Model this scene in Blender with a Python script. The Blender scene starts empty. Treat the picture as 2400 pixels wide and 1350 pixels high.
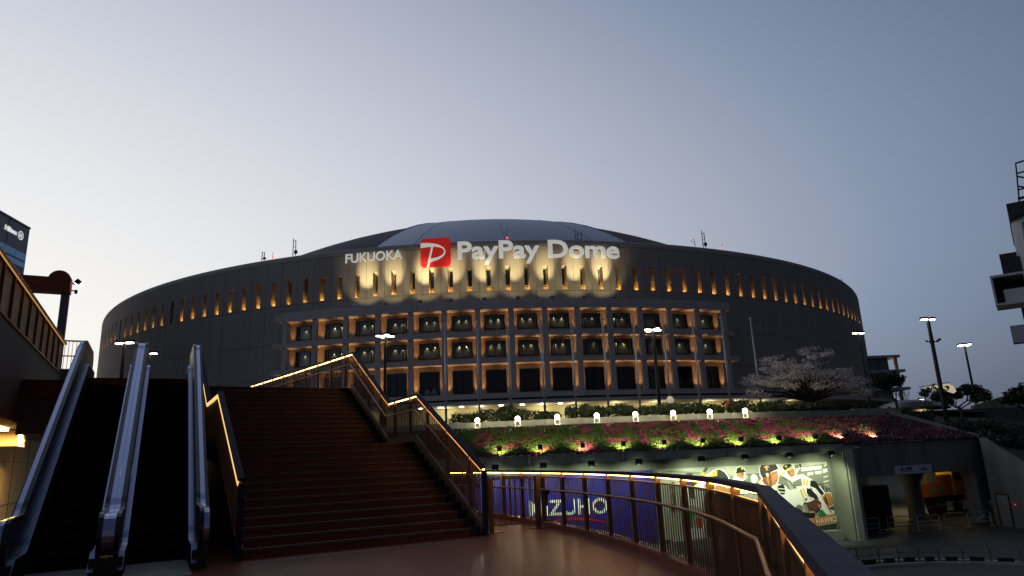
import bpy, bmesh, math, random
from mathutils import Vector, Matrix
R_ = math.radians
random.seed(11)
scene = bpy.context.scene
COL = scene.collection

# ------------------------------------------------------------------ camera
EYE = 1.55
cd = bpy.data.cameras.new('camera'); cam = bpy.data.objects.new('camera', cd); COL.objects.link(cam)
cd.sensor_width = 36.0; cd.lens = 24.0; cd.clip_start = 0.05; cd.clip_end = 5000
cam.matrix_world = Matrix.Translation((0, 0, EYE)) @ Matrix.Rotation(R_(90 + 13.92), 4, 'X') @ Matrix.Rotation(R_(-2.32), 4, 'Z')
scene.camera = cam

# ------------------------------------------------------------------ dusk sky
SUN_AZ = -50.0            # degrees from the view axis, to the left, just under the horizon
world = bpy.data.worlds.new('World'); scene.world = world; world.use_nodes = True
nt = world.node_tree; nt.nodes.clear()
def wn(t, **k):
    n = nt.nodes.new(t)
    for a, b in k.items(): setattr(n, a, b)
    return n
out = wn('ShaderNodeOutputWorld'); bg = wn('ShaderNodeBackground')
sky = wn('ShaderNodeTexSky', sky_type='NISHITA', sun_disc=False)
sky.sun_elevation = R_(-1.5); sky.sun_rotation = R_(SUN_AZ)
sky.air_density = 1.0; sky.dust_density = 0.6; sky.ozone_density = 2.0
bg.inputs['Strength'].default_value = 0.10
nt.links.new(sky.outputs[0], bg.inputs['Color'])
# twilight arch: a broad glow over the set sun that thins with azimuth and with height, all the way round the sky
tc = wn('ShaderNodeTexCoord'); sep = wn('ShaderNodeSeparateXYZ'); nt.links.new(tc.outputs['Generated'], sep.inputs[0])
def wm(op, a, b=None, clamp=False):
    n = wn('ShaderNodeMath', operation=op, use_clamp=clamp)
    for i, v in enumerate((a, b)):
        if v is None: continue
        if isinstance(v, (int, float)): n.inputs[i].default_value = v
        else: nt.links.new(v, n.inputs[i])
    return n.outputs[0]
sx, sy = math.sin(R_(SUN_AZ)), math.cos(R_(SUN_AZ))
along = wm('ADD', wm('MULTIPLY', sep.outputs[0], sx), wm('MULTIPLY', sep.outputs[1], sy))
side = wm('SUBTRACT', wm('MULTIPLY', sep.outputs[0], sy), wm('MULTIPLY', sep.outputs[1], sx))
daz = wm('ARCTAN2', side, along)                       # azimuth away from the glow, radians
elv = wm('ABSOLUTE', wm('ARCSINE', sep.outputs[2]))
lnL = wm('SUBTRACT', wm('SUBTRACT', 0.075, wm('MULTIPLY', wm('MULTIPLY', daz, daz), 0.530)), wm('MULTIPLY', wm('MULTIPLY', elv, elv), 1.55))
lnL = wm('SUBTRACT', lnL, wm('MULTIPLY', wm('MULTIPLY', wm('MULTIPLY', daz, daz), 0.58), wm('EXPONENT', wm('MULTIPLY', elv, -9.0))))   # the earth's shadow low opposite the glow
lum = wm('EXPONENT', lnL)
ramp = wn('ShaderNodeValToRGB'); nt.links.new(lum, ramp.inputs[0]); cr = ramp.color_ramp
while len(cr.elements) < 7: cr.elements.new(0.5)
for e, (p, c) in zip(cr.elements, [(0.0, (.020, .027, .045)), (.10, (.075, .10, .155)), (.20, (.155, .198, .285)), (.30, (.235, .295, .405)),
                                  (.42, (.385, .42, .51)), (.62, (.585, .615, .69)), (1.0, (.99, .97, .94))]):
    e.position = p; e.color = (*c, 1)
warm = wm('MULTIPLY', wm('EXPONENT', wm('MULTIPLY', elv, -9.0)), lum)
mixw = wn('ShaderNodeMix', data_type='RGBA', blend_type='MULTIPLY'); mixw.inputs['B'].default_value = (1.03, 0.95, 0.80, 1)
nt.links.new(wm('MULTIPLY', warm, 1.3, True), mixw.inputs['Factor']); nt.links.new(ramp.outputs[0], mixw.inputs['A'])
bg2 = wn('ShaderNodeBackground'); bg2.inputs['Strength'].default_value = 0.95
nt.links.new(mixw.outputs['Result'], bg2.inputs['Color'])
addn = wn('ShaderNodeAddShader'); nt.links.new(bg.outputs[0], addn.inputs[0]); nt.links.new(bg2.outputs[0], addn.inputs[1])
nt.links.new(addn.outputs[0], out.inputs['Surface'])

sd = bpy.data.lights.new('sun', 'SUN'); sd.energy = 0.02; sd.angle = R_(12); sd.color = (1.0, 0.82, 0.65)
sun = bpy.data.objects.new('sun', sd); COL.objects.link(sun)
sdir = Vector((math.sin(R_(SUN_AZ)) * math.cos(R_(2)), math.cos(R_(SUN_AZ)) * math.cos(R_(2)), math.sin(R_(2))))
sun.rotation_euler = sdir.to_track_quat('Z', 'Y').to_euler()

scene.render.engine = 'CYCLES'
scene.view_settings.view_transform = 'Standard'; scene.view_settings.look = 'None'
scene.view_settings.exposure = 0.0; scene.view_settings.gamma = 1.0
scene.cycles.use_denoising = True
scene.cycles.max_bounces = 6; scene.cycles.diffuse_bounces = 3; scene.cycles.glossy_bounces = 3
scene.cycles.transparent_max_bounces = 12
scene.cycles.sample_clamp_indirect = 4.0
scene.cycles.caustics_reflective = False; scene.cycles.caustics_refractive = False

# ------------------------------------------------------------------ helpers
def srgb(r, g, b):
    f = lambda c: (c / 255 / 12.92) if c / 255 <= 0.04045 else ((c / 255 + 0.055) / 1.055) ** 2.4
    return (f(r), f(g), f(b))
MATS = {}
def mat(name, col, rough=0.6, metal=0.0, var=0.18, scale=1.5, bump=0.0, bscale=None, emit=None, estr=0.0, stain=0.0, spec=None, streak=False):
    """procedural surface: base colour broken up by world-space noise, optional fine relief, wear and glow"""
    if name in MATS: return MATS[name]
    m = bpy.data.materials.new(name); m.use_nodes = True
    t = m.node_tree; p = t.nodes['Principled BSDF']
    p.inputs['Roughness'].default_value = rough; p.inputs['Metallic'].default_value = metal
    if spec is not None: p.inputs['Specular IOR Level'].default_value = spec
    geo = t.nodes.new('ShaderNodeNewGeometry')
    src = geo.outputs['Position']
    if streak:
        mp = t.nodes.new('ShaderNodeVectorMath'); mp.operation = 'MULTIPLY'; mp.inputs[1].default_value = (1, 1, 0.12)
        t.links.new(src, mp.inputs[0]); src = mp.outputs[0]
    if var > 0:
        n = t.nodes.new('ShaderNodeTexNoise'); n.inputs['Scale'].default_value = scale; n.inputs['Detail'].default_value = 6; n.inputs['Roughness'].default_value = 0.62
        t.links.new(src, n.inputs['Vector'])
        mr = t.nodes.new('ShaderNodeMapRange'); mr.inputs[1].default_value = 0.3; mr.inputs[2].default_value = 0.7
        mr.inputs[3].default_value = 1 - var; mr.inputs[4].default_value = 1 + var; t.links.new(n.outputs['Fac'], mr.inputs[0])
        mx = t.nodes.new('ShaderNodeVectorMath'); mx.operation = 'SCALE'; mx.inputs[0].default_value = col
        t.links.new(mr.outputs[0], mx.inputs['Scale']); t.links.new(mx.outputs[0], p.inputs['Base Color'])
        rr = t.nodes.new('ShaderNodeMapRange'); rr.inputs[3].default_value = max(0.05, rough - 0.1); rr.inputs[4].default_value = min(1, rough + 0.1)
        t.links.new(n.outputs['Fac'], rr.inputs[0]); t.links.new(rr.outputs[0], p.inputs['Roughness'])
    else:
        p.inputs['Base Color'].default_value = (*col, 1)
    if bump > 0:
        n2 = t.nodes.new('ShaderNodeTexNoise'); n2.inputs['Scale'].default_value = bscale or scale * 12; n2.inputs['Detail'].default_value = 4
        t.links.new(geo.outputs['Position'], n2.inputs['Vector'])
        b = t.nodes.new('ShaderNodeBump'); b.inputs['Strength'].default_value = bump; b.inputs['Distance'].default_value = 0.02
        t.links.new(n2.outputs['Fac'], b.inputs['Height']); t.links.new(b.outputs[0], p.inputs['Normal'])
    if emit is not None:
        p.inputs['Emission Color'].default_value = (*emit, 1); p.inputs['Emission Strength'].default_value = estr
    MATS[name] = m
    return m
def glass_mat(name, tint=(0.9, 0.95, 0.95), refl=0.12):
    if name in MATS: return MATS[name]
    m = bpy.data.materials.new(name); m.use_nodes = True; t = m.node_tree; t.nodes.clear()
    o = t.nodes.new('ShaderNodeOutputMaterial'); tr = t.nodes.new('ShaderNodeBsdfTransparent'); gl = t.nodes.new('ShaderNodeBsdfGlossy')
    tr.inputs['Color'].default_value = (*tint, 1); gl.inputs['Roughness'].default_value = 0.04; gl.inputs['Color'].default_value = (0.9, 0.95, 1, 1)
    fr = t.nodes.new('ShaderNodeFresnel'); fr.inputs['IOR'].default_value = 1.45
    mx = t.nodes.new('ShaderNodeMixShader'); t.links.new(fr.outputs[0], mx.inputs[0]); t.links.new(tr.outputs[0], mx.inputs[1]); t.links.new(gl.outputs[0], mx.inputs[2])
    t.links.new(mx.outputs[0], o.inputs['Surface']); MATS[name] = m
    return m

BOXF = [(0, 3, 2, 1), (4, 5, 6, 7), (0, 1, 5, 4), (1, 2, 6, 5), (2, 3, 7, 6), (3, 0, 4, 7)]
class MB:
    """collects shapes into one mesh"""
    def __init__(self, M=None): self.v = []; self.f = []; self.mi = []; self.M = M or (lambda p: p); self.cur = 0
    def add(self, vs, fs):
        o = len(self.v); self.v += [tuple(self.M(Vector(p))) for p in vs]; self.f += [tuple(i + o for i in f) for f in fs]; self.mi += [self.cur] * len(fs); return self
    def box(self, x0, x1, y0, y1, z0, z1):
        return self.add([(x0, y0, z0), (x1, y0, z0), (x1, y1, z0), (x0, y1, z0), (x0, y0, z1), (x1, y0, z1), (x1, y1, z1), (x0, y1, z1)], BOXF)
    def bar(self, p, q, w, h, up=(0, 0, 1)):
        p = Vector(p); q = Vector(q); d = (q - p).normalized(); s = d.cross(Vector(up))
        if s.length < 1e-5: s = d.cross(Vector((1, 0, 0)))
        s.normalize(); u = s.cross(d); s *= w / 2; u *= h / 2
        return self.add([p - s - u, p + s - u, p + s + u, p - s + u, q - s - u, q + s - u, q + s + u, q - s + u], [(0, 1, 2, 3), (7, 6, 5, 4), (0, 4, 5, 1), (1, 5, 6, 2), (2, 6, 7, 3), (3, 7, 4, 0)])
    def sweep(self, pts, prof, up=(0, 0, 1), closed=False):
        """profile points (side, up) swept along pts with mitred corners, side = to the right of travel seen from above"""
        pts = [Vector(p) for p in pts]; n = len(pts); k = len(prof); vs = []; up = Vector(up)
        for i, p in enumerate(pts):
            a = (p - pts[i - 1]).normalized() if i > 0 else None; b = (pts[i + 1] - p).normalized() if i < n - 1 else None
            t = (a + b) if a and b else (a or b)
            t.normalize(); s = t.cross(up); s.normalize(); u = s.cross(t)
            m = 1.0
            if a and b: m = 1.0 / max(0.35, t.dot(a))
            hz = abs(a.cross(up).normalized().dot(b.cross(up).normalized())) if a and b else 1
            for (x, y) in prof: vs.append(p + s * x * (m if hz < 0.9999 else 1) + u * y * (m if hz >= 0.9999 else 1))
        fs = []
        for i in range(n - 1):
            for j in range(k):
                j2 = (j + 1) % k; fs.append((i * k + j, i * k + j2, (i + 1) * k + j2, (i + 1) * k + j))
        fs.append(tuple(range(k))[::-1]); fs.append(tuple(range((n - 1) * k, n * k)))
        return self.add(vs, fs)
    def tube(self, pts, r, n=8):
        rs = r if isinstance(r, (list, tuple)) else [r] * len(pts)
        pts = [Vector(p) for p in pts]; vs = []; fs = []
        for i, p in enumerate(pts):
            d = (pts[min(i + 1, len(pts) - 1)] - pts[max(i - 1, 0)]).normalized()
            s = d.cross(Vector((0, 0, 1)))
            if s.length < 1e-4: s = Vector((1, 0, 0))
            s.normalize(); u = s.cross(d)
            for j in range(n):
                a = 2 * math.pi * j / n; vs.append(p + (s * math.cos(a) + u * math.sin(a)) * rs[i])
        for i in range(len(pts) - 1):
            for j in range(n): fs.append((i * n + j, i * n + (j + 1) % n, (i + 1) * n + (j + 1) % n, (i + 1) * n + j))
        fs.append(tuple(range(n))[::-1]); fs.append(tuple(range((len(pts) - 1) * n, len(pts) * n)))
        return self.add(vs, fs)
    def prism(self, poly, z0, z1):
        n = len(poly); return self.add([(x, y, z0) for x, y in poly] + [(x, y, z1) for x, y in poly],
            [tuple(range(n))[::-1], tuple(range(n, 2 * n))] + [(i, (i + 1) % n, n + (i + 1) % n, n + i) for i in range(n)])
    def lathe(self, prof, n=16, c=(0, 0)):
        vs = []; fs = []; k = len(prof)
        for i in range(n):
            a = 2 * math.pi * i / n
            for (r, z) in prof: vs.append((c[0] + r * math.cos(a), c[1] + r * math.sin(a), z))
        for i in range(n):
            for j in range(k - 1): fs.append((i * k + j, ((i + 1) % n) * k + j, ((i + 1) % n) * k + j + 1, i * k + j + 1))
        return self.add(vs, fs)
    def mesh(self, name, mats, fix=True, smooth=False):
        me = bpy.data.meshes.new(name); me.from_pydata(self.v, [], self.f)
        for m in (mats if isinstance(mats, (list, tuple)) else [mats]): me.materials.append(m)
        if len(me.materials) > 1: me.polygons.foreach_set('material_index', self.mi)
        if fix:
            bm = bmesh.new(); bm.from_mesh(me); bmesh.ops.recalc_face_normals(bm, faces=bm.faces); bm.to_mesh(me); bm.free()
        if smooth: me.polygons.foreach_set('use_smooth', [True] * len(me.polygons))
        return me
    def build(self, name, mats, parent=None, fix=True, smooth=False):
        return link(name, self.mesh(name, mats, fix, smooth), parent)
def link(name, me, parent=None, loc=(0, 0, 0), rz=0.0):
    o = bpy.data.objects.new(name, me); COL.objects.link(o)
    o.location = loc; o.rotation_euler = (0, 0, rz)
    if parent: o.parent = parent
    return o
def tag(o, label=None, cat=None, group=None, kind=None):
    for k, v in (('label', label), ('category', cat), ('group', group), ('kind', kind)):
        if v: o[k] = v
    return o
def thing(name, label, cat, loc=(0, 0, 0), rz=0.0, group=None):
    return tag(link(name, None, None, loc, rz), label, cat, group)
def copy_tree(o, parent=None):
    c = o.copy(); COL.objects.link(c); c.parent = parent
    for ch in list(o.children): copy_tree(ch, c)
    return c
def lamp(kind, name, loc, energy, color, parent=None, target=None, size=60, blend=0.4, radius=0.05, sx=0.3, sy=0.3):
    d = bpy.data.lights.new(name, kind); d.energy = energy; d.color = color
    if kind == 'SPOT': d.spot_size = R_(size); d.spot_blend = blend; d.shadow_soft_size = radius
    elif kind == 'POINT': d.shadow_soft_size = radius
    elif kind == 'AREA': d.shape = 'RECTANGLE'; d.size = sx; d.size_y = sy
    o = bpy.data.objects.new(name, d); COL.objects.link(o)
    o.location = loc
    if target is not None: o.rotation_euler = (Vector(target) - Vector(loc)).to_track_quat('-Z', 'Y').to_euler()
    if parent: o.parent = parent
    return o
def text_mesh(body, size, m, extrude=0.0, offset=0.0):
    c = bpy.data.curves.new('lettering', 'FONT'); c.body = body; c.size = size; c.extrude = extrude; c.offset = offset; c.resolution_u = 4
    o = bpy.data.objects.new('lettering', c); COL.objects.link(o)
    dg = bpy.context.evaluated_depsgraph_get(); me = bpy.data.meshes.new_from_object(o.evaluated_get(dg))
    bpy.data.objects.remove(o); me.materials.clear(); me.materials.append(m)
    return me
def xext(me):
    xs = [v.co.x for v in me.vertices]; return (min(xs), max(xs)) if xs else (0, 0)
def letters(body, m, extrude, offset):
    """each glyph as its own mesh with the x it starts at, unit size"""
    out = []; bar = xext(text_mesh('I', 1, m, 0, 0))
    for i, ch in enumerate(body):
        if ch == ' ': continue
        me = text_mesh(ch, 1, m, extrude, offset)
        whole = xext(text_mesh(body[:i + 1], 1, m, 0, offset)); x0, x1 = xext(me)
        out.append((ch, me, whole[1] - x1))
    return out

# shared base colours
M_conc = mat('wall concrete', (0.33, 0.285, 0.250), 0.85, 0, 0.10, 0.35, 0.25, 9.0, streak=True)
M_joint = mat('dark joint lining', (0.05, 0.05, 0.05), 0.9, 0, 0)  # dark backing seen through the open panel joints
M_slab = mat('slab concrete', (0.46, 0.405, 0.40), 0.75, 0, 0.10, 0.6, 0.15, 8.0, streak=True)
M_ochre = mat('ochre render', (0.50, 0.37, 0.25), 0.8, 0, 0.12, 0.8, 0.1, 10)
M_frame = mat('dark bronze frame', (0.03, 0.028, 0.03), 0.45, 0.5, 0.1, 2)
M_inner = mat('room wall', (0.28, 0.28, 0.25), 0.8, 0, 0.08, 1)
M_dark = mat('dark room', (0.03, 0.034, 0.036), 0.8, 0, 0.1, 1)
M_glass = glass_mat('window glass')
M_black = mat('black metal', (0.012, 0.012, 0.014), 0.45, 0.4, 0.1, 4)
M_steel = mat('brushed steel', (0.55, 0.56, 0.60), 0.28, 1.0, 0.06, 3)
M_pole = mat('aluminium pole', (0.42, 0.42, 0.44), 0.45, 0.6, 0.08, 3)
M_brown = mat('bronze painted steel', (0.17, 0.088, 0.045), 0.42, 0.35, 0.12, 3, 0.05, 40)
M_cap = mat('rail cap', (0.014, 0.018, 0.046), 0.6, 0.0, 0.10, 3, spec=.15)  # blue of the reflected sky is put into the cap's base colour
M_led = mat('warm strip light', (1, 0.8, 0.5), 0.5, 0, 0, emit=(1.0, 0.55, 0.15), estr=13.0)
M_white = mat('white paint', (0.78, 0.78, 0.76), 0.5, 0, 0.05, 2)

# ------------------------------------------------------------------ the stadium
DX, DY, DR = -8.08, 215.25, 106.0
stadium = thing('stadium', 'huge round concrete stadium with a domed roof and a lit balcony front', 'stadium', (DX, DY, 0))
STEP = R_(1.715); T0 = R_(4.04)
W2 = DR * STEP / 2 - 0.025
def rp(a, r, z): return (r * math.sin(a), -r * math.cos(a), z)      # polar point round the stadium's axis, a from the near side
pan = MB(); zt = 35.9
y0, y1 = -DR, -DR + 0.45
pan.box(-W2, -0.42, y0, y1, 28.19, zt); pan.box(0.42, W2, y0, y1, 28.19, zt)
pan.box(-0.42, 0.42, y0, y1, 28.19, 28.42); pan.box(-0.42, 0.42, y0, y1, 32.6, zt)
ME_pan = pan.mesh('wall_panel', M_conc)
low = MB(); low.box(-W2, W2, y0, y1, 21.6, 28.13); ME_low = low.mesh('wall_panel', M_conc)
low = MB(); low.box(-W2, W2, y0, y1, 15.6, 21.54); low.box(-W2, W2, y0, y1, 3.0, 15.54); ME_low2 = low.mesh('wall_panel', M_conc)
# slit: deep reveal with a sloping head, a sill lamp and a narrow pane at the back
M_reveal = mat('reveal plaster', (0.42, 0.36, 0.26), 0.85, 0, 0.1, 1)
rv = MB(); d0, d1 = -DR + 0.45, -DR + 1.5
rv.add([(-.42, d0, 28.42), (.42, d0, 28.42), (.42, d1, 28.42), (-.42, d1, 28.42), (-.42, d0, 32.6), (.42, d0, 32.6), (.42, d1, 32.3), (-.42, d1, 32.3)],
       [(0, 1, 2, 3), (7, 6, 5, 4), (0, 3, 7, 4), (2, 1, 5, 6), (3, 2, 6, 7)])
ME_rev = rv.mesh('slit_window', M_reveal, fix=False)
pn = MB(); pn.box(-.30, .30, d1 - .10, d1 - .06, 29.5, 32.2); ME_pane = pn.mesh('pane', mat('slit pane', (0.02, 0.022, 0.026), 0.12, 0, 0))
sl = MB(); sl.box(-.42, .42, d1 - .5, d1 - .44, 29.12, 29.2); ME_sill = sl.mesh('rail', M_frame)
M_sillamp = mat('amber lamp', (1, .7, .3), 0.5, 0, 0, emit=(1.0, 0.50, 0.11), estr=60.0)
lp = MB(); lp.box(-.30, .30, d0 + .25, d0 + .42, 28.43, 28.47); ME_lamp = lp.mesh('amber_lamp', M_sillamp)
lad = MB(); lad.box(-.32, -.26, d0 + .3, d0 + .36, 28.5, 31.6); lad.box(-.02, .04, d0 + .3, d0 + .36, 28.5, 31.6)
for i in range(7): lad.box(-.26, -.02, d0 + .31, d0 + .35, 28.8 + i * .4, 28.86 + i * .4)
ME_lad = lad.mesh('ladder', M_black)
for i in range(-21, 56):
    a = T0 + STEP * (i - 18)
    link('wall_panel', ME_pan, stadium, rz=a); link('wall_panel', ME_low, stadium, rz=a); link('wall_panel', ME_low2, stadium, rz=a)
    w = link('slit_window', ME_rev, stadium, rz=a)
    link('pane', ME_pane, w); link('rail', ME_sill, w)
    if i not in (-3, -4 - 6): link('amber_lamp', ME_lamp, w)
    if i in (-3, 0, 6, 7, 10, 30, 32, 33, 36): link('ladder', ME_lad, w)
bk = MB(); N = 90
def ring(mb, prof, a0, a1, n):
    k = len(prof); vs = []; fs = []
    for i in range(n + 1):
        a = a0 + (a1 - a0) * i / n
        for (r, z) in prof: vs.append(rp(a, r, z))
    for i in range(n):
        for j in range(k - 1): fs.append((i * k + j, (i + 1) * k + j, (i + 1) * k + j + 1, i * k + j + 1))
    return mb.add(vs, fs)
A0, A1 = T0 + STEP * (-21.5 - 18), T0 + STEP * (55.5 - 18)
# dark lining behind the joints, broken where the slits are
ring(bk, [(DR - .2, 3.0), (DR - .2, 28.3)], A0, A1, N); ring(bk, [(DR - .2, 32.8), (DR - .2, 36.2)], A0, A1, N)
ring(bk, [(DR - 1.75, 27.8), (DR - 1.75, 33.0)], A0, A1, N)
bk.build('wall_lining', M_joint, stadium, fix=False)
rm = MB(); prof = [(DR, 35.96)] + [(DR - 1.4 + 1.4 * math.cos(t), 35.96 + 1.4 * math.sin(t)) for t in [R_(x) for x in (15, 30, 45, 60, 75, 90)]] + [(DR - 12, 37.42), (DR - 16, 37.0)]
ring(rm, prof, A0, A1, 160); rm.build('roof_edge', M_conc, stadium, fix=False, smooth=True)
# domed roof in wedge-shaped metal panels
SZ, SR = -80.06, 149.59
def roof_wedge(a0, a1, m, drop=0.0):
    mb = MB(); n, k = max(3, int((a1 - a0) / 2)), 22; vs = []; fs = []
    for i in range(n + 1):
        a = R_(a0 + (a1 - a0) * i / n)
        for j in range(k + 1):
            r = 94.5 * (1 - j / k) + 0.5; rr = SR - drop
            vs.append(rp(a, r, SZ + math.sqrt(rr * rr - r * r)))
    for i in range(n):
        for j in range(k): fs.append((i * (k + 1) + j, (i + 1) * (k + 1) + j, (i + 1) * (k + 1) + j + 1, i * (k + 1) + j + 1))
    mb.add(vs, fs); return mb.build('roof_panel', m, stadium, fix=False, smooth=True)
def roof_mat(name, col, rough, metal=.75):
    m = mat(name, col, rough, metal, 0.10, 0.05)
    t = m.node_tree; p = t.nodes['Principled BSDF']
    geo = t.nodes.new('ShaderNodeNewGeometry'); sp = t.nodes.new('ShaderNodeSeparateXYZ'); t.links.new(geo.outputs['Position'], sp.inputs[0])
    wv = t.nodes.new('ShaderNodeMath'); wv.operation = 'MULTIPLY'; wv.inputs[1].default_value = 5.0; t.links.new(sp.outputs[2], wv.inputs[0])
    sn = t.nodes.new('ShaderNodeMath'); sn.operation = 'SINE'; t.links.new(wv.outputs[0], sn.inputs[0])
    b = t.nodes.new('ShaderNodeBump'); b.inputs['Strength'].default_value = 0.5; b.inputs['Distance'].default_value = 0.05
    t.links.new(sn.outputs[0], b.inputs['Height']); t.links.new(b.outputs[0], p.inputs['Normal'])
    return m
M_rl = roof_mat('pale titanium', (0.50, 0.50, 0.60), 0.5)
M_rd = roof_mat('slate roofing', (0.05, 0.05, 0.065), 0.75, .15)
M_rb = roof_mat('brown roofing', (0.13, 0.062, 0.045), 0.75, .15)
for a0, a1 in ((-14.2, -8.1), (-8.02, 4.9), (4.98, 17.9), (17.98, 24.6)): roof_wedge(a0, a1, M_rl)
for a0, a1 in ((-80, -47.1), (-47, -14.3)): roof_wedge(a0, a1, M_rd, 0.35)
for a0, a1 in ((24.7, 52.0), (52.1, 85)): roof_wedge(a0, a1, M_rb, 0.35)
roof_wedge(85, 280, M_rd, 0.6)
rs = MB()
for a in (-14.25, 24.65): rs.tube([rp(R_(a), r, SZ + math.sqrt(SR * SR - r * r) + .05) for r in range(94, 2, -6)], 0.14, 6)
for a in (-8.06, 4.94, 17.94): rs.tube([rp(R_(a), r, SZ + math.sqrt(SR * SR - r * r) + .01) for r in range(94, 2, -6)], 0.06, 5)
rs.build('roof_seam', M_frame, stadium)

# balcony front: 14 bays, three storeys
FP, FD = 0.0697, 0.04635
LV = [(25.1, 23.88), (20.39, 19.66), (16.18, 15.5), (10.93, 10.21)]
def slab(z1, z0, e0, e1, r0, r1, name, m=M_slab):
    mb = MB(); n = 44; a0 = FP - 7 * FD - e0; a1 = FP + 7 * FD + e1
    k = 4; vs = []; fs = []
    for i in range(n + 1):
        a = a0 + (a1 - a0) * i / n
        vs += [rp(a, r1, z0), rp(a, r1, z1), rp(a, r0, z1), rp(a, r0, z0)]
    for i in range(n):
        for j in range(4): fs.append((i * 4 + j, (i + 1) * 4 + j, (i + 1) * 4 + (j + 1) % 4, i * 4 + (j + 1) % 4))
    fs += [(0, 1, 2, 3), tuple(n * 4 + j for j in (3, 2, 1, 0))]
    mb.add(vs, fs); return mb.build(name, m, stadium)
for i, (z1, z0) in enumerate(LV): slab(z1, z0, .016 + .002 * i, .010 + .004 * i, 106.05, 112.45, 'floor_slab')
slab(25.42, 25.1, .012, .008, 106.05, 111.9, 'floor_slab')
# solid wall strips left and right of each window, back wall, columns
RB_, RC = 110.5, 112.05
cm = MB(); cm.box(-.40, .40, -RC - .22, -RC + .34, 0, 1); ME_col = cm.mesh('column', M_slab)
for l in range(3):
    zt, zb = LV[l][1], LV[l + 1][0]
    for k in range(-7, 8):
        o = link('column', ME_col, stadium, (0, 0, zb), FP + FD * k); o.scale = (1, 1, zt - zb)
WZ = [(23.35, 21.0), (19.2, 16.72), (14.75, 11.2)]
hw = FD / 2 * RB_
M_up = mat('uplighter lens', (1, .75, .4), 0.5, 0, 0, emit=(1.0, 0.55, 0.2), estr=6.0)
ww = 1.58
UPL = (1.0, 0.54, 0.20)
def bay_wall(zb, zt, w0, w1):
    mb = MB(); a, b = -RB_, -RB_ + .3
    mb.box(-hw, -ww, a, b, zb, zt); mb.box(ww, hw, a, b, zb, zt); mb.box(-ww, ww, a, b, w1, zt); mb.box(-ww, ww, a, b, zb, w0)
    return mb.mesh('bay_wall', M_ochre)
def bay_frame(w0, w1, kind):
    mb = MB(); a, b = -RB_ - .06, -RB_ + .2
    for x0, x1, z0, z1 in ((-ww, -ww + .16, w0, w1), (ww - .16, ww, w0, w1), (-ww + .16, ww - .16, w0, w0 + .14), (-ww + .16, ww - .16, w1 - .12, w1)): mb.box(x0, x1, a, b, z0, z1)
    a += .04
    if kind == 0:
        mb.box(-1.02, -.96, a, b, w0 + .14, w1 - .12); mb.box(.96, 1.02, a, b, w0 + .14, w1 - .12)
    else:
        mb.box(-.06, .06, a, b, w0 + .14, w1 - .7); mb.box(-1.05, -1.0, a, b, w0 + .14, w1 - .12); mb.box(1.0, 1.05, a, b, w0 + .14, w1 - .12)
        mb.box(-1.0, 1.0, a, b, w1 - .78, w1 - .72); mb.box(-1.0, 1.0, a, b, w1 - 1.15, w1 - 1.11)
    return mb.mesh('window', M_frame)
def bay_room(w0, w1, m, depth=1.5):
    mb = MB(); a = -RB_ + .3; b = a + depth
    mb.add([(-ww, a, w0), (ww, a, w0), (ww, b, w0), (-ww, b, w0), (-ww, a, w1), (ww, a, w1), (ww, b, w1), (-ww, b, w1)], [(3, 2, 1, 0), (4, 5, 6, 7), (2, 3, 7, 6), (3, 0, 4, 7), (1, 2, 6, 5)])
    return mb.mesh('room', m, fix=False)
bz = [(LV[l + 1][0], LV[l][1]) for l in range(3)]
ME_bw = [bay_wall(bz[l][0], bz[l][1], WZ[l][1], WZ[l][0]) for l in range(3)]
ME_bf = [bay_frame(WZ[l][1], WZ[l][0], 0 if l < 2 else 1) for l in range(3)]
ME_rm = [bay_room(WZ[l][1], WZ[l][0], M_inner if l < 2 else M_dark, 1.1 if l < 2 else 2.4) for l in range(3)]
ME_pg = []
for l in range(3):
    mb = MB(); mb.box(-ww + .16, ww - .16, -RB_ + .10, -RB_ + .12, WZ[l][1] + .14, WZ[l][0] - .12); ME_pg.append(mb.mesh('pane', M_glass))
mb = MB(); mb.box(-.10, .10, -.07, .07, 0, .10); ME_ul = mb.mesh('uplighter', M_black)
mb = MB(); mb.lathe([(0.001, -.16), (.05, -.14), (.07, 0), (0.001, 0)], 10); ME_dl = mb.mesh('downlight', M_black)
spot_cache = {}
def light_data(key, kind, energy, color, **k):
    if key not in spot_cache:
        d = bpy.data.lights.new(key, kind); d.energy = energy; d.color = color
        if kind == 'SPOT': d.spot_size = R_(k['size']); d.spot_blend = k['blend']
        d.shadow_soft_size = k.get('radius', .05); spot_cache[key] = d
    return spot_cache[key]
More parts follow.
